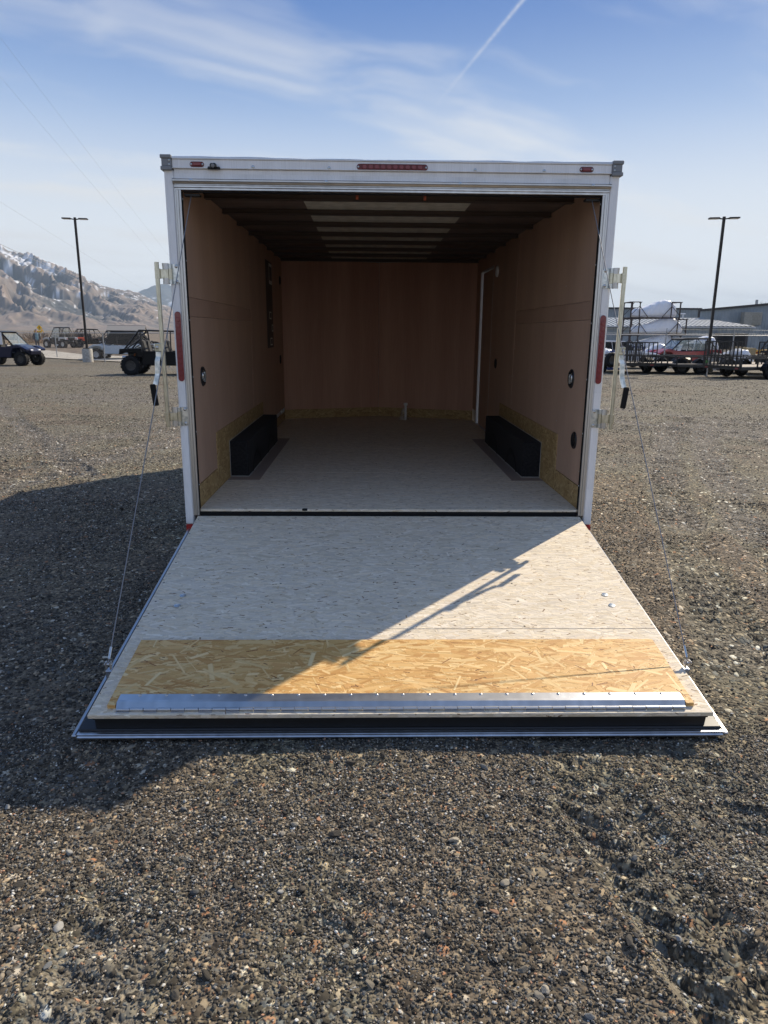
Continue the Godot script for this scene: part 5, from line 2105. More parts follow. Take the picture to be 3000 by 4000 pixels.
# ---------------------------------------------------------------- left of the trailer
func put_at(V: Node3D, x: float, z: float, turn: float, k := 1.0) -> void:
	V.position = Vector3(x, gh(x, z) - 0.012, z)
	V.rotation.y = turn
	if k != 1.0:
		V.scale = Vector3(k, k, k)


func flat_sheet(called: String, pts: Array, lift: float, material: Material, label: String, category: String) -> void:
	var b := MB.new()
	var poly := PackedVector2Array()
	for p: Vector2 in pts:
		poly.append(p)
	var tri := Geometry2D.triangulate_polygon(poly)
	var ids := []
	for p in poly:
		ids.append(b.vert(Vector3(p.x, drop(p.y) + lift, p.y), Vector3.UP, p))
	for k in range(0, tri.size(), 3):
		b.face(ids[tri[k]], ids[tri[k + 1]], ids[tri[k + 2]])
	tag(put(called, b, material), label, category, "", "structure")


func build_left_side() -> void:
	var road := with_tex(mat(1, 1, 1, 0.9), noise_tex(256, 0.02, lin(0.36, 0.33, 0.28), lin(0.46, 0.43, 0.37), 71), Vector2(5, 5))
	road.albedo_color = Color(1, 1, 1)
	flat_sheet("road", [Vector2(-60, -86), Vector2(-22.1, -44.3), Vector2(-16.4, -38.9), Vector2(-9.0, -33.2), Vector2(4.0, -24.5), Vector2(4.0, -30.5), Vector2(-12.0, -43.0), Vector2(-22.2, -52.0), Vector2(-33.3, -68.0), Vector2(-58.0, -110.0), Vector2(-72.0, -108.0)], 0.05, road, "pale concrete drive running behind the chain-link fence", "road")
	var soil := with_tex(mat(1, 1, 1, 0.95), noise_tex(256, 0.02, lin(0.10, 0.075, 0.052), lin(0.21, 0.165, 0.115), 72), Vector2(7, 7))
	soil.albedo_color = Color(1, 1, 1)
	flat_sheet("field", [Vector2(-700, -86), Vector2(-66, -80), Vector2(-31, -63.0), Vector2(-21.9, -52.2), Vector2(-10, -44.0), Vector2(10, -42.0), Vector2(10, -900), Vector2(-700, -900)], 0.035, soil, "brown bare earth beyond the pale drive", "field")

	light_pole(Vector3(-16.05, gh(-16.05, -37.08) - 0.02, -37.08), 7.70, 0.15, 0.285, "dark light pole with two lamp heads at the left, before the mountains")
	chain_fence("chain-link fence with grey posts in front of the pale drive", [Vector3(-31.5, drop(-51.4), -51.4), Vector3(-26.05, drop(-50.2), -50.2), Vector3(-20.61, drop(-43.76), -43.76), Vector3(-15.18, drop(-37.3), -37.3), Vector3(-9.75, drop(-30.8), -30.8), Vector3(-3.0, drop(-27.0), -27.0)], 1.62, false)

	# power lines, from far left down towards the valley behind the trailer
	power_line(Vector3(-46.0, 15.4, -58.0), Vector3(-64.0, 2.2, -260.0), 0.030, 0.4, "thickest and lowest power line crossing before the mountain")
	power_line(Vector3(-46.0, 21.5, -58.0), Vector3(-76.0, 8.5, -300.0), 0.012, 0.5, "thin power line just above the mountain ridge")
	power_line(Vector3(-44.0, 35.0, -74.0), Vector3(-54.0, 12.0, -220.0), 0.011, 0.6, "lower of the two thin power lines high beside the light pole")
	power_line(Vector3(-41.0, 36.0, -74.0), Vector3(-51.5, 13.0, -220.0), 0.011, 0.6, "upper of the two thin power lines high beside the light pole")

	# the black buggy next to the trailer
	put_at(buggy("black four-seat buggy with orange shock springs parked next to the trailer's side", {"wb": 2.9, "paint": mats.graphite, "spring": mats.spring, "roof": false, "r": 0.37, "top": 1.70, "rim": mats.rim_dark}), -7.90, -24.55, 0.03)
	var blue := buggy("dark blue two-seat buggy with a white sheet in its cab, cut by the picture edge", {"wb": 2.15, "paint": mats.navy, "roof": true, "shield": true, "sheet": true, "r": 0.34, "top": 1.62, "rim": mats.rim_dark, "cage": mats.graphite})
	put_at(blue, -18.08, -32.3, -0.18)
	put_at(buggy("pale blue-grey enclosed buggy with black roof behind the fence post", {"called": "enclosed_buggy", "wb": 2.9, "paint": mats.pale_blue, "door": mats.pale_blue, "rear": mats.pale_blue, "cab": true, "pane": mats.glass, "r": 0.36, "top": 1.74, "rim": mats.silver}), -15.5, -41.5, PI - 0.06)
	put_at(buggy("silver and black cabbed buggy parked beyond the road, nose to the left", {"called": "enclosed_buggy", "wb": 2.1, "paint": mats.silver, "door": mats.graphite, "rear": mats.silver, "cab": true, "r": 0.38, "top": 1.86, "rim": mats.steel}), -32.3, -72.4, PI - 0.45, 1.12)
	put_at(buggy("black buggy with a bright orange-red tail beside the light pole", {"wb": 2.9, "paint": mats.graphite, "rear": mats.orange_paint, "roof": true, "r": 0.38, "top": 1.76}), -29.9, -74.6, 0.75, 1.1)
	put_at(buggy("black open buggy farthest behind, between light pole and pale buggy", {"wb": 2.9, "paint": mats.graphite, "roof": true, "shield": true, "r": 0.38, "top": 1.72}), -26.4, -73.0, 0.4, 1.05)
	put_at(buggy("dark buggy with a black cage behind the pale enclosed buggy", {"wb": 2.2, "paint": mats.graphite, "roof": true, "r": 0.38, "top": 1.70}), -19.4, -58.0, 0.35, 1.0)

	build_person(Vector3(-30.3, drop(-62.6) + 0.05, -62.6))

	# crossing sign
	var S := node("crossing_sign", Vector3(-46.04, drop(-98.7), -98.7))
	tag(S, "yellow diamond pedestrian sign with an arrow plate on a grey post", "road sign")
	var post := MB.new()
	post.bar(Vector3(0, 0, 0), Vector3(0, 2.5, 0), 0.06)
	put("post", post, mats.galv, S)
	var sy := mat(0.85, 0.50, 0.02, 0.4)
	var di := MB.new()
	di.t = Transform3D(Basis(), Vector3(0, 2.10, 0.035))
	di.prism(PackedVector2Array([Vector2(-0.40, 0), Vector2(0, -0.40), Vector2(0.40, 0), Vector2(0, 0.40)]), 0.0, 0.012, 0.003)
	var plate := put("diamond_plate", di, sy, S)
	var fig := MB.new()
	fig.t = Transform3D(Basis(), Vector3(0, 2.10, 0.049))
	fig.lathe([Vector2(0.045, 0), Vector2(0.045, 0.004), Vector2(0.0001, 0.004)], 12, Vector3(0.0, 0.20, 0), Vector3(0, 0, 1))
	for q: Array in [[0.0, 0.15, 0.0, -0.02, 0.085], [0.0, 0.12, -0.11, 0.02, 0.035], [0.0, 0.12, 0.10, 0.04, 0.035], [-0.01, -0.02, -0.10, -0.24, 0.045], [0.01, -0.02, 0.09, -0.24, 0.045]]:
		fig.bar(Vector3(q[0], q[1], 0.002), Vector3(q[2], q[3], 0.002), q[4], 0.004, Vector3(0, 0, 1))
	put("walking_figure", fig, mats.black, plate)
	var ar := MB.new()
	ar.box(Vector3(-0.29, 1.36, 0.035), Vector3(0.29, 1.66, 0.047), 0.003)
	var ap := put("arrow_plate", ar, sy, S)
	var aw := MB.new()
	aw.bar(Vector3(0.18, 1.60, 0.05), Vector3(-0.14, 1.43, 0.05), 0.05, 0.004, Vector3(0, 0, 1))
	aw.bar(Vector3(-0.14, 1.43, 0.05), Vector3(-0.02, 1.42, 0.051), 0.05, 0.004, Vector3(0, 0, 1))
	aw.bar(Vector3(-0.14, 1.43, 0.05), Vector3(-0.10, 1.54, 0.052), 0.05, 0.004, Vector3(0, 0, 1))
	put("arrow", aw, mats.black, ap)
	var H := node("hazard_marker", Vector3(-45.0, drop(-98.0), -98.0))
	tag(H, "small upright board with yellow and black diagonal stripes at the roadside", "road marker")
	var hb := MB.new()
	hb.box(Vector3(-0.16, 0.0, -0.01), Vector3(0.16, 0.80, 0.0), 0.002)
	put("board", hb, sy, H)
	for k in 4:
		var st := MB.new()
		var y := 0.06 + k * 0.19
		st.fquad(Vector3(-0.158, y + 0.08, 0.003), Vector3(0.158, y - 0.05, 0.003), Vector3(0.158, y + 0.03, 0.003), Vector3(-0.158, y + 0.16, 0.003), Vector3(0, 0, -5))
		put("black_stripe", st, mats.black, H)

	build_digger(Vector3(-78.6, drop(-170.0), -170.0))
	build_house(Vector3(-87.5, -0.5, -262.0))
	var rr := RandomNumberGenerator.new()
	rr.seed = 90
	for q: Array in [[-42.5, -84.0, 3.6, 0.75, "wide tan clump of dry grass below the crossing sign", Color(0.34, 0.235, 0.125)], [-45.5, -96.0, 2.6, 1.1, "tan dry brush standing behind the walking person", Color(0.30, 0.20, 0.11)], [-55.0, -118.0, 6.0, 1.9, "tall brown thicket behind the crossing sign", Color(0.16, 0.115, 0.08)], [-49.0, -118.0, 5.0, 2.2, "grey-brown leafless thicket to the right of the crossing sign", Color(0.17, 0.125, 0.09)], [-64.0, -124.0, 5.0, 1.6, "low brown thicket near the yellow digger", Color(0.17, 0.12, 0.08)]]:
		dry_shrub(Vector3(q[0], drop(q[1]), q[1]), q[2], q[3], rr.randi() % 1000, q[4], q[5])


func build_digger(at: Vector3) -> void:
	var V := node("excavator", at, 0.9)
	tag(V, "small yellow excavator with raised arm in the far distance", "excavator")
	for s: float in [-1.0, 1.0]:
		var t := MB.new()
		t.prism(oblong(1.6, 0.36, 6), s * 0.35 - 0.13, s * 0.35 + 0.13, 0.02)
		var o := put("track", t, mats.black, V)
		o.position.y = 0.18
	one_box("house", Vector3(-0.55, 0.40, -0.48), Vector3(0.55, 0.85, 0.48), mats.yellow, V, 0.06)
	var cab := one_box("cab", Vector3(-0.45, 0.85, -0.40), Vector3(0.30, 1.62, 0.25), mats.yellow, V, 0.05)
	one_box("window", Vector3(-0.36, 1.02, 0.2505), Vector3(0.20, 1.52, 0.256), mats.glass, cab)
	var b := MB.new()
	b.bar(Vector3(0.5, 0.75, 0.2), Vector3(1.3, 1.9, 0.2), 0.16, 0.2)
	put("boom", b, mats.yellow, V)
	var a := MB.new()
	a.bar(Vector3(1.25, 1.95, 0.2), Vector3(1.75, 0.95, 0.2), 0.13, 0.16)
	put("arm", a, mats.yellow, V)
	var k := MB.new()
	k.prism(PackedVector2Array([Vector2(1.60, 0.95), Vector2(1.88, 0.95), Vector2(1.90, 0.65), Vector2(1.62, 0.50), Vector2(1.45, 0.62)]), 0.0, 0.4, 0.01)
	put("bucket", k, mats.black, V)


func build_house(at: Vector3) -> void:
	var V := node("house", at, 0.2)
	tag(V, "low cream house with a long grey gable roof before the mountain foot", "house")
	var cream := mat(0.55, 0.50, 0.38, 0.8)
	var w := MB.new()
	w.box(Vector3(-6.2, 0, -4.0), Vector3(6.2, 1.9, 4.0))
	for s: float in [-1.0, 1.0]:
		w.prism(PackedVector2Array([Vector2(0, 0), Vector2(0.01, 0), Vector2(0.01, 0.01)]), 0, 0.01)
		w.ftri(Vector3(s * 6.2, 1.9, -4.0), Vector3(s * 6.2, 1.9, 4.0), Vector3(s * 6.2, 3.5, 0), Vector3.ZERO)
	put("wall", w, cream, V)
	var gr := mat(0.22, 0.21, 0.20, 0.85)
	for s: float in [-1.0, 1.0]:
		var r := MB.new()
		r.bar(Vector3(-6.6, 2.72, s * 2.05), Vector3(6.6, 2.72, s * 2.05), 4.75, 0.12, Vector3(0, 1.0, s * 0.41).normalized())
		put("roof", r, gr, V)
	for x: float in [-4.0, -1.0, 2.5]:
		var o := one_box("window", Vector3(x - 0.5, 0.9, 4.003), Vector3(x + 0.5, 1.6, 4.03), mats.white_paint, V)
		one_box("pane", Vector3(x - 0.43, 0.96, 4.031), Vector3(x + 0.43, 1.54, 4.036), mats.glass, o)
	one_box("door", Vector3(4.4, 0.0, 4.003), Vector3(5.3, 1.8, 4.04), mats.fascia, V)


# ---------------------------------------------------------------- the walker
func build_person(at: Vector3) -> void:
	var V := node("person", at, 0.5)
	tag(V, "person in an open dark jacket and blue shirt walking past the fence", "person")
	var skin := Color(0.42, 0.26, 0.19)
	var jacket := Color(0.012, 0.015, 0.024)
	var shirt := Color(0.10, 0.20, 0.27)
	var jeans := Color(0.030, 0.030, 0.036)
	var boot := Color(0.022, 0.018, 0.015)
	# a, b, radii, colour
	var J := [
		[Vector3(0, 0.98, 0), Vector3(0, 1.16, 0.01), 0.150, 0.145, shirt],
		[Vector3(0, 1.16, 0.01), Vector3(0, 1.40, 0.0), 0.150, 0.150, shirt],
		[Vector3(-0.13, 0.90, -0.03), Vector3(-0.15, 1.42, -0.03), 0.105, 0.095, jacket],
		[Vector3(0.13, 0.90, -0.03), Vector3(0.15, 1.42, -0.03), 0.105, 0.095, jacket],
		[Vector3(0, 0.92, -0.09), Vector3(0, 1.42, -0.07), 0.110, 0.105, jacket],
		[Vector3(0, 1.46, -0.01), Vector3(0, 1.58, 0.01), 0.060, 0.055, skin],
		[Vector3(0, 1.66, 0.012), Vector3(0, 1.73, 0.0), 0.083, 0.088, skin],
		[Vector3(0, 1.60, 0.045), Vector3(0, 1.66, 0.05), 0.050, 0.062, skin],
		# arms
		[Vector3(-0.20, 1.42, -0.01), Vector3(-0.30, 1.16, -0.06), 0.068, 0.056, jacket],
		[Vector3(-0.30, 1.16, -0.06), Vector3(-0.29, 0.93, 0.06), 0.056, 0.044, jacket],
		[Vector3(0.20, 1.42, -0.01), Vector3(0.29, 1.16, -0.04), 0.068, 0.056, jacket],
		[Vector3(0.29, 1.16, -0.04), Vector3(0.31, 0.93, 0.10), 0.056, 0.044, jacket],
		[Vector3(-0.29, 0.91, 0.07), Vector3(-0.285, 0.84, 0.10), 0.036, 0.034, skin],
		[Vector3(0.31, 0.91, 0.11), Vector3(0.31, 0.84, 0.14), 0.036, 0.034, skin],
		# legs in stride
		[Vector3(-0.09, 0.92, 0), Vector3(-0.11, 0.50, 0.20), 0.098, 0.068, jeans],
		[Vector3(-0.11, 0.50, 0.20), Vector3(-0.10, 0.11, 0.28), 0.068, 0.048, jeans],
		[Vector3(0.09, 0.92, 0), Vector3(0.11, 0.52, -0.06), 0.098, 0.068, jeans],
		[Vector3(0.11, 0.52, -0.06), Vector3(0.12, 0.15, -0.34), 0.068, 0.048, jeans],
		[Vector3(-0.10, 0.06, 0.26), Vector3(-0.11, 0.05, 0.44), 0.052, 0.042, boot],
		[Vector3(0.12, 0.12, -0.36), Vector3(0.125, 0.05, -0.22), 0.052, 0.042, boot],
	]
	var cs := 0.03
	var lo := Vector3(-0.45, -0.03, -0.50)
	var n := Vector3i(30, 63, 36)
	var f := PackedFloat32Array()
	f.resize(n.x * n.y * n.z)
	f.fill(1.0)
	var own := PackedInt32Array()
	own.resize(f.size())
	for bi in J.size():
		var a: Vector3 = J[bi][0]
		var b: Vector3 = J[bi][1]
		var ra: float = J[bi][2]
		var rb: float = J[bi][3]
		var ab := b - a
		var l2 := ab.length_squared()
		var mn := (a.min(b) - Vector3.ONE * (maxf(ra, rb) + 0.10) - lo) / cs
		var mx := (a.max(b) + Vector3.ONE * (maxf(ra, rb) + 0.10) - lo) / cs
		for z in range(maxi(0, int(mn.z)), mini(n.z - 1, int(mx.z) + 1) + 1):
			for y in range(maxi(0, int(mn.y)), mini(n.y - 1, int(mx.y) + 1) + 1):
				for x in range(maxi(0, int(mn.x)), mini(n.x - 1, int(mx.x) + 1) + 1):
					var p := lo + Vector3(x, y, z) * cs
					var t := clampf((p - a).dot(ab) / l2, 0.0, 1.0)
					var d := p.distance_to(a + ab * t) - lerpf(ra, rb, t)
					var o := (z * n.y + y) * n.x + x
					var e := f[o]
					if d < e:
						own[o] = bi
					var k := clampf(0.5 + 0.5 * (e - d) / 0.035, 0.0, 1.0)
					f[o] = lerpf(e, d, k) - 0.035 * k * (1.0 - k)
	var b2 := MB.new()
	var at_cell := {}
	var st := [1, n.x, n.x * n.y]
	for z in n.z - 1:
		for y in n.y - 1:
			for x in n.x - 1:
				var o := (z * n.y + y) * n.x + x
				var c := PackedFloat32Array()
				var inside := 0
				for k in 8:
					var w := f[o + (k & 1) + ((k >> 1) & 1) * n.x + (k >> 2) * n.x * n.y]
					c.append(w)
					if w < 0.0:
						inside += 1
				if inside == 0 or inside == 8:
					continue
				var sum := Vector3.ZERO
				var cnt := 0
				for e: Array in [[0, 1], [2, 3], [4, 5], [6, 7], [0, 2], [1, 3], [4, 6], [5, 7], [0, 4], [1, 5], [2, 6], [3, 7]]:
					var u := c[e[0]]
					var w2 := c[e[1]]
					if (u < 0.0) != (w2 < 0.0):
						var t := u / (u - w2)
						var pa := Vector3(e[0] & 1, (e[0] >> 1) & 1, e[0] >> 2)
						var pb := Vector3(e[1] & 1, (e[1] >> 1) & 1, e[1] >> 2)
						sum += pa.lerp(pb, t)
						cnt += 1
				var g := Vector3(c[1] + c[3] + c[5] + c[7] - c[0] - c[2] - c[4] - c[6], c[2] + c[3] + c[6] + c[7] - c[0] - c[1] - c[4] - c[5], c[4] + c[5] + c[6] + c[7] - c[0] - c[1] - c[2] - c[3])
				b2.tint = J[own[o]][4]
				at_cell[o] = b2.vert(lo + (Vector3(x, y, z) + sum / cnt) * cs, g)
	for z in range(1, n.z - 1):
		for y in range(1, n.y - 1):
			for x in range(1, n.x - 1):
				var o := (z * n.y + y) * n.x + x
				for ax in 3:
					if (f[o] < 0.0) == (f[o + st[ax]] < 0.0):
						continue
					var u: int = st[(ax + 1) % 3]
					var w: int = st[(ax + 2) % 3]
					var q := [o, o - u, o - u - w, o - w]
					if at_cell.has(q[0]) and at_cell.has(q[1]) and at_cell.has(q[2]) and at_cell.has(q[3]):
						b2.face(at_cell[q[0]], at_cell[q[1]], at_cell[q[2]])
						b2.face(at_cell[q[0]], at_cell[q[2]], at_cell[q[3]])
	# fingers and thumbs, nose and ears
	b2.tint = skin
	for s: float in [-1.0, 1.0]:
		var palm := Vector3(-0.285, 0.835, 0.10) if s < 0 else Vector3(0.31, 0.835, 0.14)
		for k in 4:
			var z := (k - 1.5) * 0.019
			var L: float = [0.070, 0.080, 0.075, 0.058][k]
			b2.tube([palm + Vector3(0, 0.01, z), palm + Vector3(-s * 0.008, -L * 0.6, z + 0.006), palm + Vector3(-s * 0.026, -L, z + 0.012)], 0.0085, 5)
		b2.tube([palm + Vector3(0, 0.04, 0.025), palm + Vector3(-s * 0.012, 0.005, 0.052), palm + Vector3(-s * 0.02, -0.025, 0.055)], 0.0095, 5)
		b2.lathe([Vector2(0.0001, -0.012), Vector2(0.022, 0), Vector2(0.0001, 0.012)], 8, Vector3(s * 0.086, 1.69, 0.0), Vector3(1, 0, 0))
	b2.tube([Vector3(0, 1.715, 0.088), Vector3(0, 1.68, 0.112)], 0.011, 6)
	var m := mat(1, 1, 1, 0.85)
	m.albedo_color = Color(1, 1, 1)
	m.vertex_color_use_as_albedo = true
	put("body", b2, m, V)
	var eyes := MB.new()
	for s: float in [-1.0, 1.0]:
		eyes.lathe([Vector2(0.009, 0), Vector2(0.0001, 0.005)], 8, Vector3(s * 0.032, 1.715, 0.084), Vector3(0, 0, 1))
	eyes.box(Vector3(-0.024, 1.642, 0.104), Vector3(0.024, 1.650, 0.109))
	put("eyes_and_mouth", eyes, mats.black, V)
	var hair := MB.new()
	hair.lathe([Vector2(0.097, -0.01), Vector2(0.098, 0.03), Vector2(0.080, 0.075), Vector2(0.045, 0.10), Vector2(0.0001, 0.108)], 16, Vector3(0, 1.735, -0.012), Vector3(0, 1, -0.12))
	put("hair", hair, mats.bark, V)


# ---------------------------------------------------------------- right of the trailer
func ribbed_wall(called: String, x0: float, x1: float, z: float, y0: float, top: Callable, pitch: float, material: Material, parent: Node) -> MeshInstance3D:
	# sheet steel with raised upright ribs, facing +z
	var b := MB.new()
	var n := int((x1 - x0) / pitch)
	var prof := [[0.0, 0.0], [0.62, 0.0], [0.72, 0.03], [0.90, 0.03]]
	var pts := []
	for k in n:
		for q: Array in prof:
			pts.append(Vector2(x0 + (k + q[0]) * pitch, z + q[1]))
	pts.append(Vector2(x0 + n * pitch, z))
	for k in pts.size() - 1:
		var p: Vector2 = pts[k]
		var q: Vector2 = pts[k + 1]
		b.fquad(Vector3(p.x, y0, p.y), Vector3(q.x, y0, q.y), Vector3(q.x, top.call(q.x), q.y), Vector3(p.x, top.call(p.x), p.y), Vector3((p.x + q.x) * 0.5, y0, z - 3.0))
	return put(called, b, material, parent)


func build_warehouse() -> void:
	var V := node("warehouse")
	tag(V, "long grey-blue metal warehouse with lean-to roof and dark trim", "building")
	var g := -0.36
	# lean-to in front, its wall with a wide dark doorway
	ribbed_wall("wall_cladding", 18.0, 45.4, -90.0, g, func(_x: float) -> float: return 2.50, 0.45, mats.cladding, V)
	ribbed_wall("wall_cladding", 49.4, 51.2, -90.0, g, func(_x: float) -> float: return 2.62, 0.45, mats.cladding, V)
	ribbed_wall("wall_cladding", 45.45, 49.35, -90.0, 1.45, func(_x: float) -> float: return 2.60, 0.45, mats.cladding, V)
	var dd := MB.new()
	dd.box(Vector3(45.4, g, -96.0), Vector3(49.4, 1.45, -95.9))
	dd.box(Vector3(45.3, g, -96.0), Vector3(45.4, 1.45, -90.02))
	dd.box(Vector3(49.4, g, -96.0), Vector3(49.5, 1.45, -90.02))
	put("doorway_lining", dd, mats.fascia, V)
	var df := MB.new()
	df.box(Vector3(45.2, 1.40, -89.96), Vector3(49.6, 1.75, -89.90))
	df.box(Vector3(45.2, g, -89.96), Vector3(45.5, 1.40, -89.90))
	df.box(Vector3(49.3, g, -89.96), Vector3(49.6, 1.40, -89.90))
	put("door_frame", df, mats.fascia, V)
	var rf := MB.new()
	rf.fquad(Vector3(17.5, 2.52, -89.5), Vector3(50.2, 2.66, -89.5), Vector3(46.4, 3.80, -97.0), Vector3(17.5, 3.70, -97.0), Vector3(30, -10, -93))
	put("lean_to_roof", rf, mats.roof_metal, V)
	for k in 54:
		var x := 17.8 + k * 0.6
		var u := (x - 17.5) / 32.7
		var xe := minf(x, 46.0 + (k - 47) * 0.08 if k > 46 else x)
		var zt := -97.0 if k <= 47 else lerpf(-97.0, -89.8, (k - 47) / 7.0)
		var yt := lerpf(2.53 + 0.14 * u, 3.72 + 0.09 * u, (zt + 89.5) / -7.5)
		var rb := MB.new()
		rb.bar(Vector3(x, 2.55 + 0.14 * u, -89.45), Vector3(xe if zt < -96 else x, yt + 0.03, zt), 0.07, 0.06)
		put("roof_rib", rb, mats.roof_metal, V)
	one_box("gutter", Vector3(17.5, 2.44, -89.48), Vector3(50.2, 2.53, -89.38), mats.white_paint, V)
	# tall hall with a raking roof line
	var rake := func(x: float) -> float: return 4.77 + (x - 46.2) * 0.0955
	ribbed_wall("wall_cladding", 46.2, 92.0, -97.05, g, rake, 0.45, mats.cladding, V)
	var fa := MB.new()
	fa.bar(Vector3(46.0, 4.83, -96.95), Vector3(92.0, 9.22, -96.95), 0.25, 0.30)
	put("fascia", fa, mats.fascia, V)
	var ac := one_box("cooler_unit", Vector3(51.9, 2.90, -96.9), Vector3(54.4, 4.65, -95.9), mats.beige_metal, V, 0.04)
	for k in 8:
		one_box("louvre", Vector3(53.1, 3.1 + k * 0.19, -95.89), Vector3(54.25, 3.2 + k * 0.19, -95.85), mats.beige_metal, ac, 0.01)
	# block behind with a flat parapet
	ribbed_wall("wall_cladding", 18.0, 52.0, -110.0, g, func(_x: float) -> float: return 5.36, 0.45, mats.cladding, V)
	one_box("fascia", Vector3(17.8, 5.36, -110.2), Vector3(52.3, 5.60, -109.85), mats.fascia, V)
	one_box("fascia", Vector3(51.8, g, -110.2), Vector3(52.3, 5.36, -109.85), mats.fascia, V)
	var vt := MB.new()
	vt.tube([Vector3(44.2, 3.6, -98.0), Vector3(44.2, 4.35, -98.0)], 0.10, 8)
	vt.tube([Vector3(43.85, 4.35, -98.0), Vector3(44.55, 4.35, -98.0)], 0.10, 8)
	put("roof_vent", vt, mats.white_paint, V)
	var st := MB.new()
	st.tube([Vector3(55.0, 5.5, -99.0), Vector3(55.0, 6.4, -99.0)], 0.18, 8)
	put("chimney_pipe", st, mats.galv, V)


func build_car(label: String, at: Vector3, turn: float, paint: Material) -> void:
	var V := node("parked_car", at, turn)
	tag(V, label, "car")
	var b := MB.new()
	b.prism(PackedVector2Array([Vector2(-2.1, 0.35), Vector2(-1.55, 0.30), Vector2(1.55, 0.30), Vector2(2.1, 0.38), Vector2(2.15, 0.62), Vector2(1.95, 0.80), Vector2(0.95, 0.92), Vector2(-1.9, 0.95), Vector2(-2.15, 0.75)]), -0.84, 0.84, 0.06)
	put("body", b, paint, V)
	var g := MB.new()
	g.prism(PackedVector2Array([Vector2(-1.95, 0.94), Vector2(0.98, 0.91), Vector2(0.30, 1.36), Vector2(-1.45, 1.38)]), -0.70, 0.70, 0.05)
	put("window_band", g, mats.glass, V)
	var r := MB.new()
	r.prism(PackedVector2Array([Vector2(0.36, 1.35), Vector2(0.22, 1.41), Vector2(-0.6, 1.44), Vector2(-1.42, 1.42), Vector2(-1.52, 1.36)]), -0.70, 0.70, 0.02)
	put("roof", r, paint, V)
	for x: float in [-1.02, -0.35, 0.25]:
		for s: float in [-1.0, 1.0]:
			var p := MB.new()
			p.bar(Vector3(x - 0.02, 0.92, s * 0.705), Vector3(x - 0.12, 1.37, s * 0.70), 0.06, 0.02)
			put("pillar", p, paint, V)
	for s: float in [-1.0, 1.0]:
		one_box("headlight", Vector3(2.02, 0.62, s * 0.62 - 0.14), Vector3(2.14, 0.74, s * 0.62 + 0.14), mats.lamp, V, 0.02)
		one_box("mirror", Vector3(0.62, 0.94, s * 0.92 - 0.07), Vector3(0.78, 1.08, s * 0.92 + 0.07), paint, V, 0.03)
	var wheel := make_wheel(0.33, 0.21, 0.21, mats.steel, 0)
	for e: float in [-1.32, 1.32]:
		for s: float in [-1.0, 1.0]:
			var w: Node3D = wheel.duplicate()
			w.name = "wheel"
			V.add_child(w, true)
			w.position = Vector3(e, 0.33, s * 0.78)
			w.rotation.y = 0.0 if s > 0 else PI
	wheel.free()


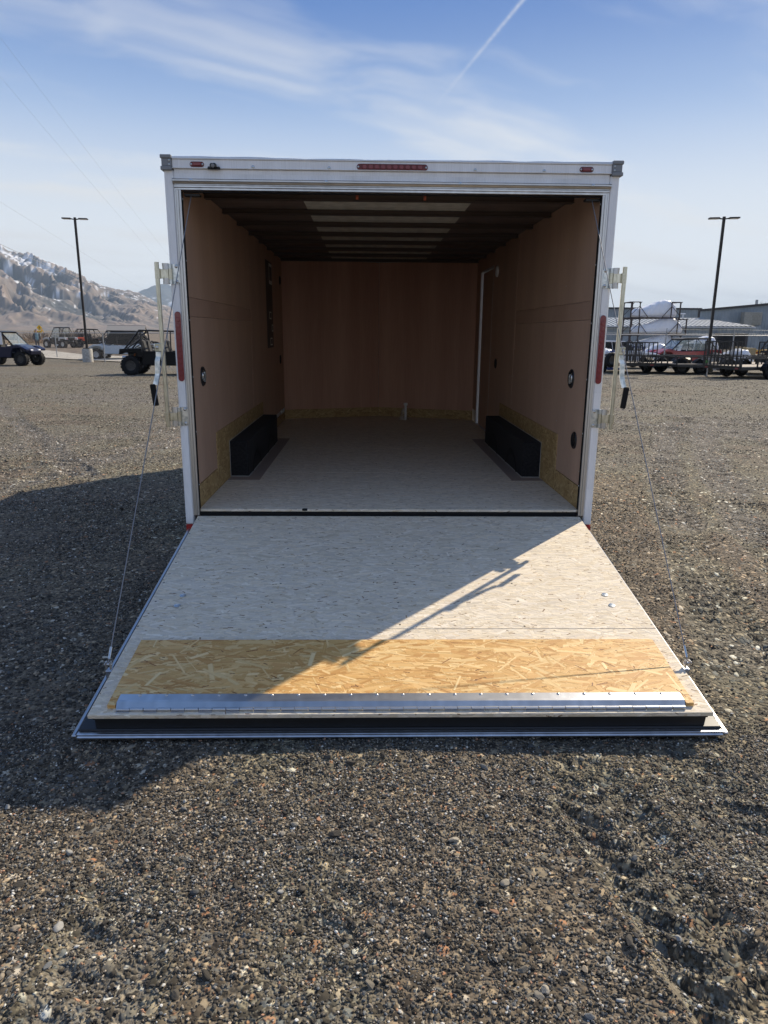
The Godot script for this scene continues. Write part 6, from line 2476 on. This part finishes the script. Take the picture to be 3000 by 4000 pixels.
func build_right_side() -> void:
	mats.lime = mat(0.10, 0.75, 0.05, 0.5)
	build_warehouse()
	light_pole(Vector3(16.09, gh(16.09, -29.87) - 0.02, -29.87), 6.98, -0.2, 0.30, "dark light pole with two lamp heads at the right, before the warehouse")
	chain_fence("chain-link fence topped with barbed wire in front of the warehouse", [Vector3(4.0, drop(-30.2), -30.2), Vector3(7.4, drop(-30.2), -30.2), Vector3(10.8, drop(-30.2), -30.2), Vector3(14.2, drop(-30.4), -30.4), Vector3(17.6, drop(-30.6), -30.6), Vector3(21.0, drop(-30.8), -30.8), Vector3(24.4, drop(-31.0), -31.0), Vector3(27.8, drop(-31.2), -31.2)], 1.72, true)

	# stacked crates with wrapped loads
	var gx := "wrapped loads in steel crates"
	var lv := [[20.25, -0.33, 3.6, 0.66, "lowest"], [20.35, 0.34, 3.7, 1.15, "second-lowest"], [20.52, 1.49, 4.0, 1.14, "second-highest"], [20.22, 2.63, 3.5, 1.15, "highest"]]
	for q: Array in lv:
		steel_crate("brown steel crate, %s of the stack before the warehouse" % q[4], Vector3(q[0], q[1], -48.0), 0.0, q[2], q[3], 1.5, mats.frame_brown, 4)
		if q[3] > 1.0:
			wrapped_load("white shrink-wrapped load in the %s crate of the stack" % q[4], Vector3(q[0] + 0.15, q[1] + 0.09, -48.0), 0.0, q[2] - 0.35, 1.12 if q[1] < 2.0 else 1.22, 1.4, int(q[0] * 100), gx)
	steel_crate("blue steel crate behind the fence, beside the trailer's edge", Vector3(11.4, drop(-32.4), -32.4), 0.1, 2.6, 0.95, 1.3, mats.blue_frame, 4)
	wrapped_load("white shrink-wrapped load in the blue crate", Vector3(11.5, drop(-32.4) + 0.09, -32.4), 0.1, 2.2, 0.95, 1.1, 7, gx)
	steel_crate("blue steel crate between the parked car and the red buggy", Vector3(16.9, drop(-39.0), -39.0), 0.0, 2.6, 1.1, 1.3, mats.blue_frame, 4)
	wrapped_load("white shrink-wrapped load in the crate between car and red buggy", Vector3(16.9, drop(-39.0) + 0.09, -39.0), 0.0, 2.3, 1.2, 1.1, 12, gx)
	wrapped_load("low white shrink-wrapped load behind the mesh gate", Vector3(18.6, drop(-33.0) + 0.02, -33.0), 0.0, 2.6, 1.05, 1.2, 17, gx)
	wrapped_load("white shrink-wrapped load standing behind the red buggy's roof", Vector3(20.6, drop(-41.0) + 0.6, -41.0), 0.0, 2.6, 1.15, 1.2, 23, gx)
	one_box_thing("crate_stand", Vector3(19.4, drop(-41.0), -41.6), Vector3(21.8, drop(-41.0) + 0.6, -40.4), mats.frame_brown, "low brown steel stand under a wrapped load behind the red buggy", "stand")

	build_car("white car with dark windows behind the fence, next to the trailer's edge", Vector3(13.1, drop(-34.2) + 0.01, -34.2), 0.0, mats.white_paint)
	put_at(buggy("red cabbed buggy behind the fence beside the light pole", {"called": "enclosed_buggy", "wb": 2.9, "paint": mats.red_paint, "cab": true, "r": 0.38, "top": 1.58, "rim": mats.steel, "spring": mats.steel}), 17.6, -36.0, PI + 0.12)
	put_at(buggy("yellow buggy behind the mesh gate at the right edge", {"wb": 2.2, "paint": mats.yellow, "roof": true, "r": 0.38, "top": 1.7}), 23.0, -35.2, 0.3)
	var tb := node("pallet_boxes", Vector3(20.4, drop(-35.0), -35.0))
	tag(tb, "stack of tan boxes behind the mesh gate", "boxes")
	one_box("box", Vector3(-0.55, 0.0, -0.4), Vector3(0.0, 1.15, 0.4), mats.tan, tb, 0.01)
	one_box("box", Vector3(0.02, 0.0, -0.4), Vector3(0.55, 1.10, 0.4), mats.tan, tb, 0.01)

	# black utility trailers along the fence
	put_at(utility_trailer("black utility trailer with its barred gate upright, nearest the cargo trailer", 3.2, 1.72, {"axles": [-0.2], "rail": 0.78, "gate_top": 1.40, "spare": Vector3(-1.2, 0.62, -1.0), "spare_turn": PI * 0.5 + 0.5}), 11.75, -29.0, PI * 0.5)
	put_at(utility_trailer("black tandem-axle utility trailer standing side-on in the middle of the row", 4.4, 1.75, {"axles": [-0.45, 0.45], "rail": 0.79, "gate": true, "gate_top": 1.35, "spare": Vector3(1.6, 0.60, 1.05), "spare_turn": 0.4}), 14.3, -28.7, 0.04)
	put_at(utility_trailer("black utility trailer with green tag on its jack, nose towards the lot", 3.4, 1.7, {"axles": [-0.3], "rail": 0.80, "gate": false, "tag": true}), 13.9, -28.9, -PI * 0.5 + 0.22)
	put_at(utility_trailer("black utility trailer with mesh gate at the picture's right edge", 4.2, 1.9, {"axles": [-0.7, 0.1], "rail": 0.82, "gate_top": 1.46, "mesh": true}), 16.15, -25.15, 0.32)
	put_at(utility_trailer("black utility trailer farthest back, beside the light pole's base", 3.6, 1.7, {"axles": [0.1], "rail": 0.79, "gate_top": 1.45, "mesh": true}), 17.6, -28.9, PI * 0.5 + 0.1)

	bare_tree(Vector3(63.5, -0.4, -124.0), 7.6, 3, "smaller bare tree above the warehouse roof at the right edge")
	bare_tree(Vector3(68.5, -0.4, -122.0), 9.4, 8, "larger bare tree above the warehouse roof, cut by the right edge")


func one_box_thing(called: String, lo: Vector3, hi: Vector3, material: Material, label: String, category: String) -> void:
	var b := MB.new()
	for x in [lo.x + 0.05, hi.x - 0.05]:
		for z in [lo.z + 0.05, hi.z - 0.05]:
			b.bar(Vector3(x, lo.y, z), Vector3(x, hi.y, z), 0.08)
	b.box(Vector3(lo.x, hi.y - 0.08, lo.z), Vector3(hi.x, hi.y - 0.002, hi.z))
	tag(put(called, b, material), label, category)
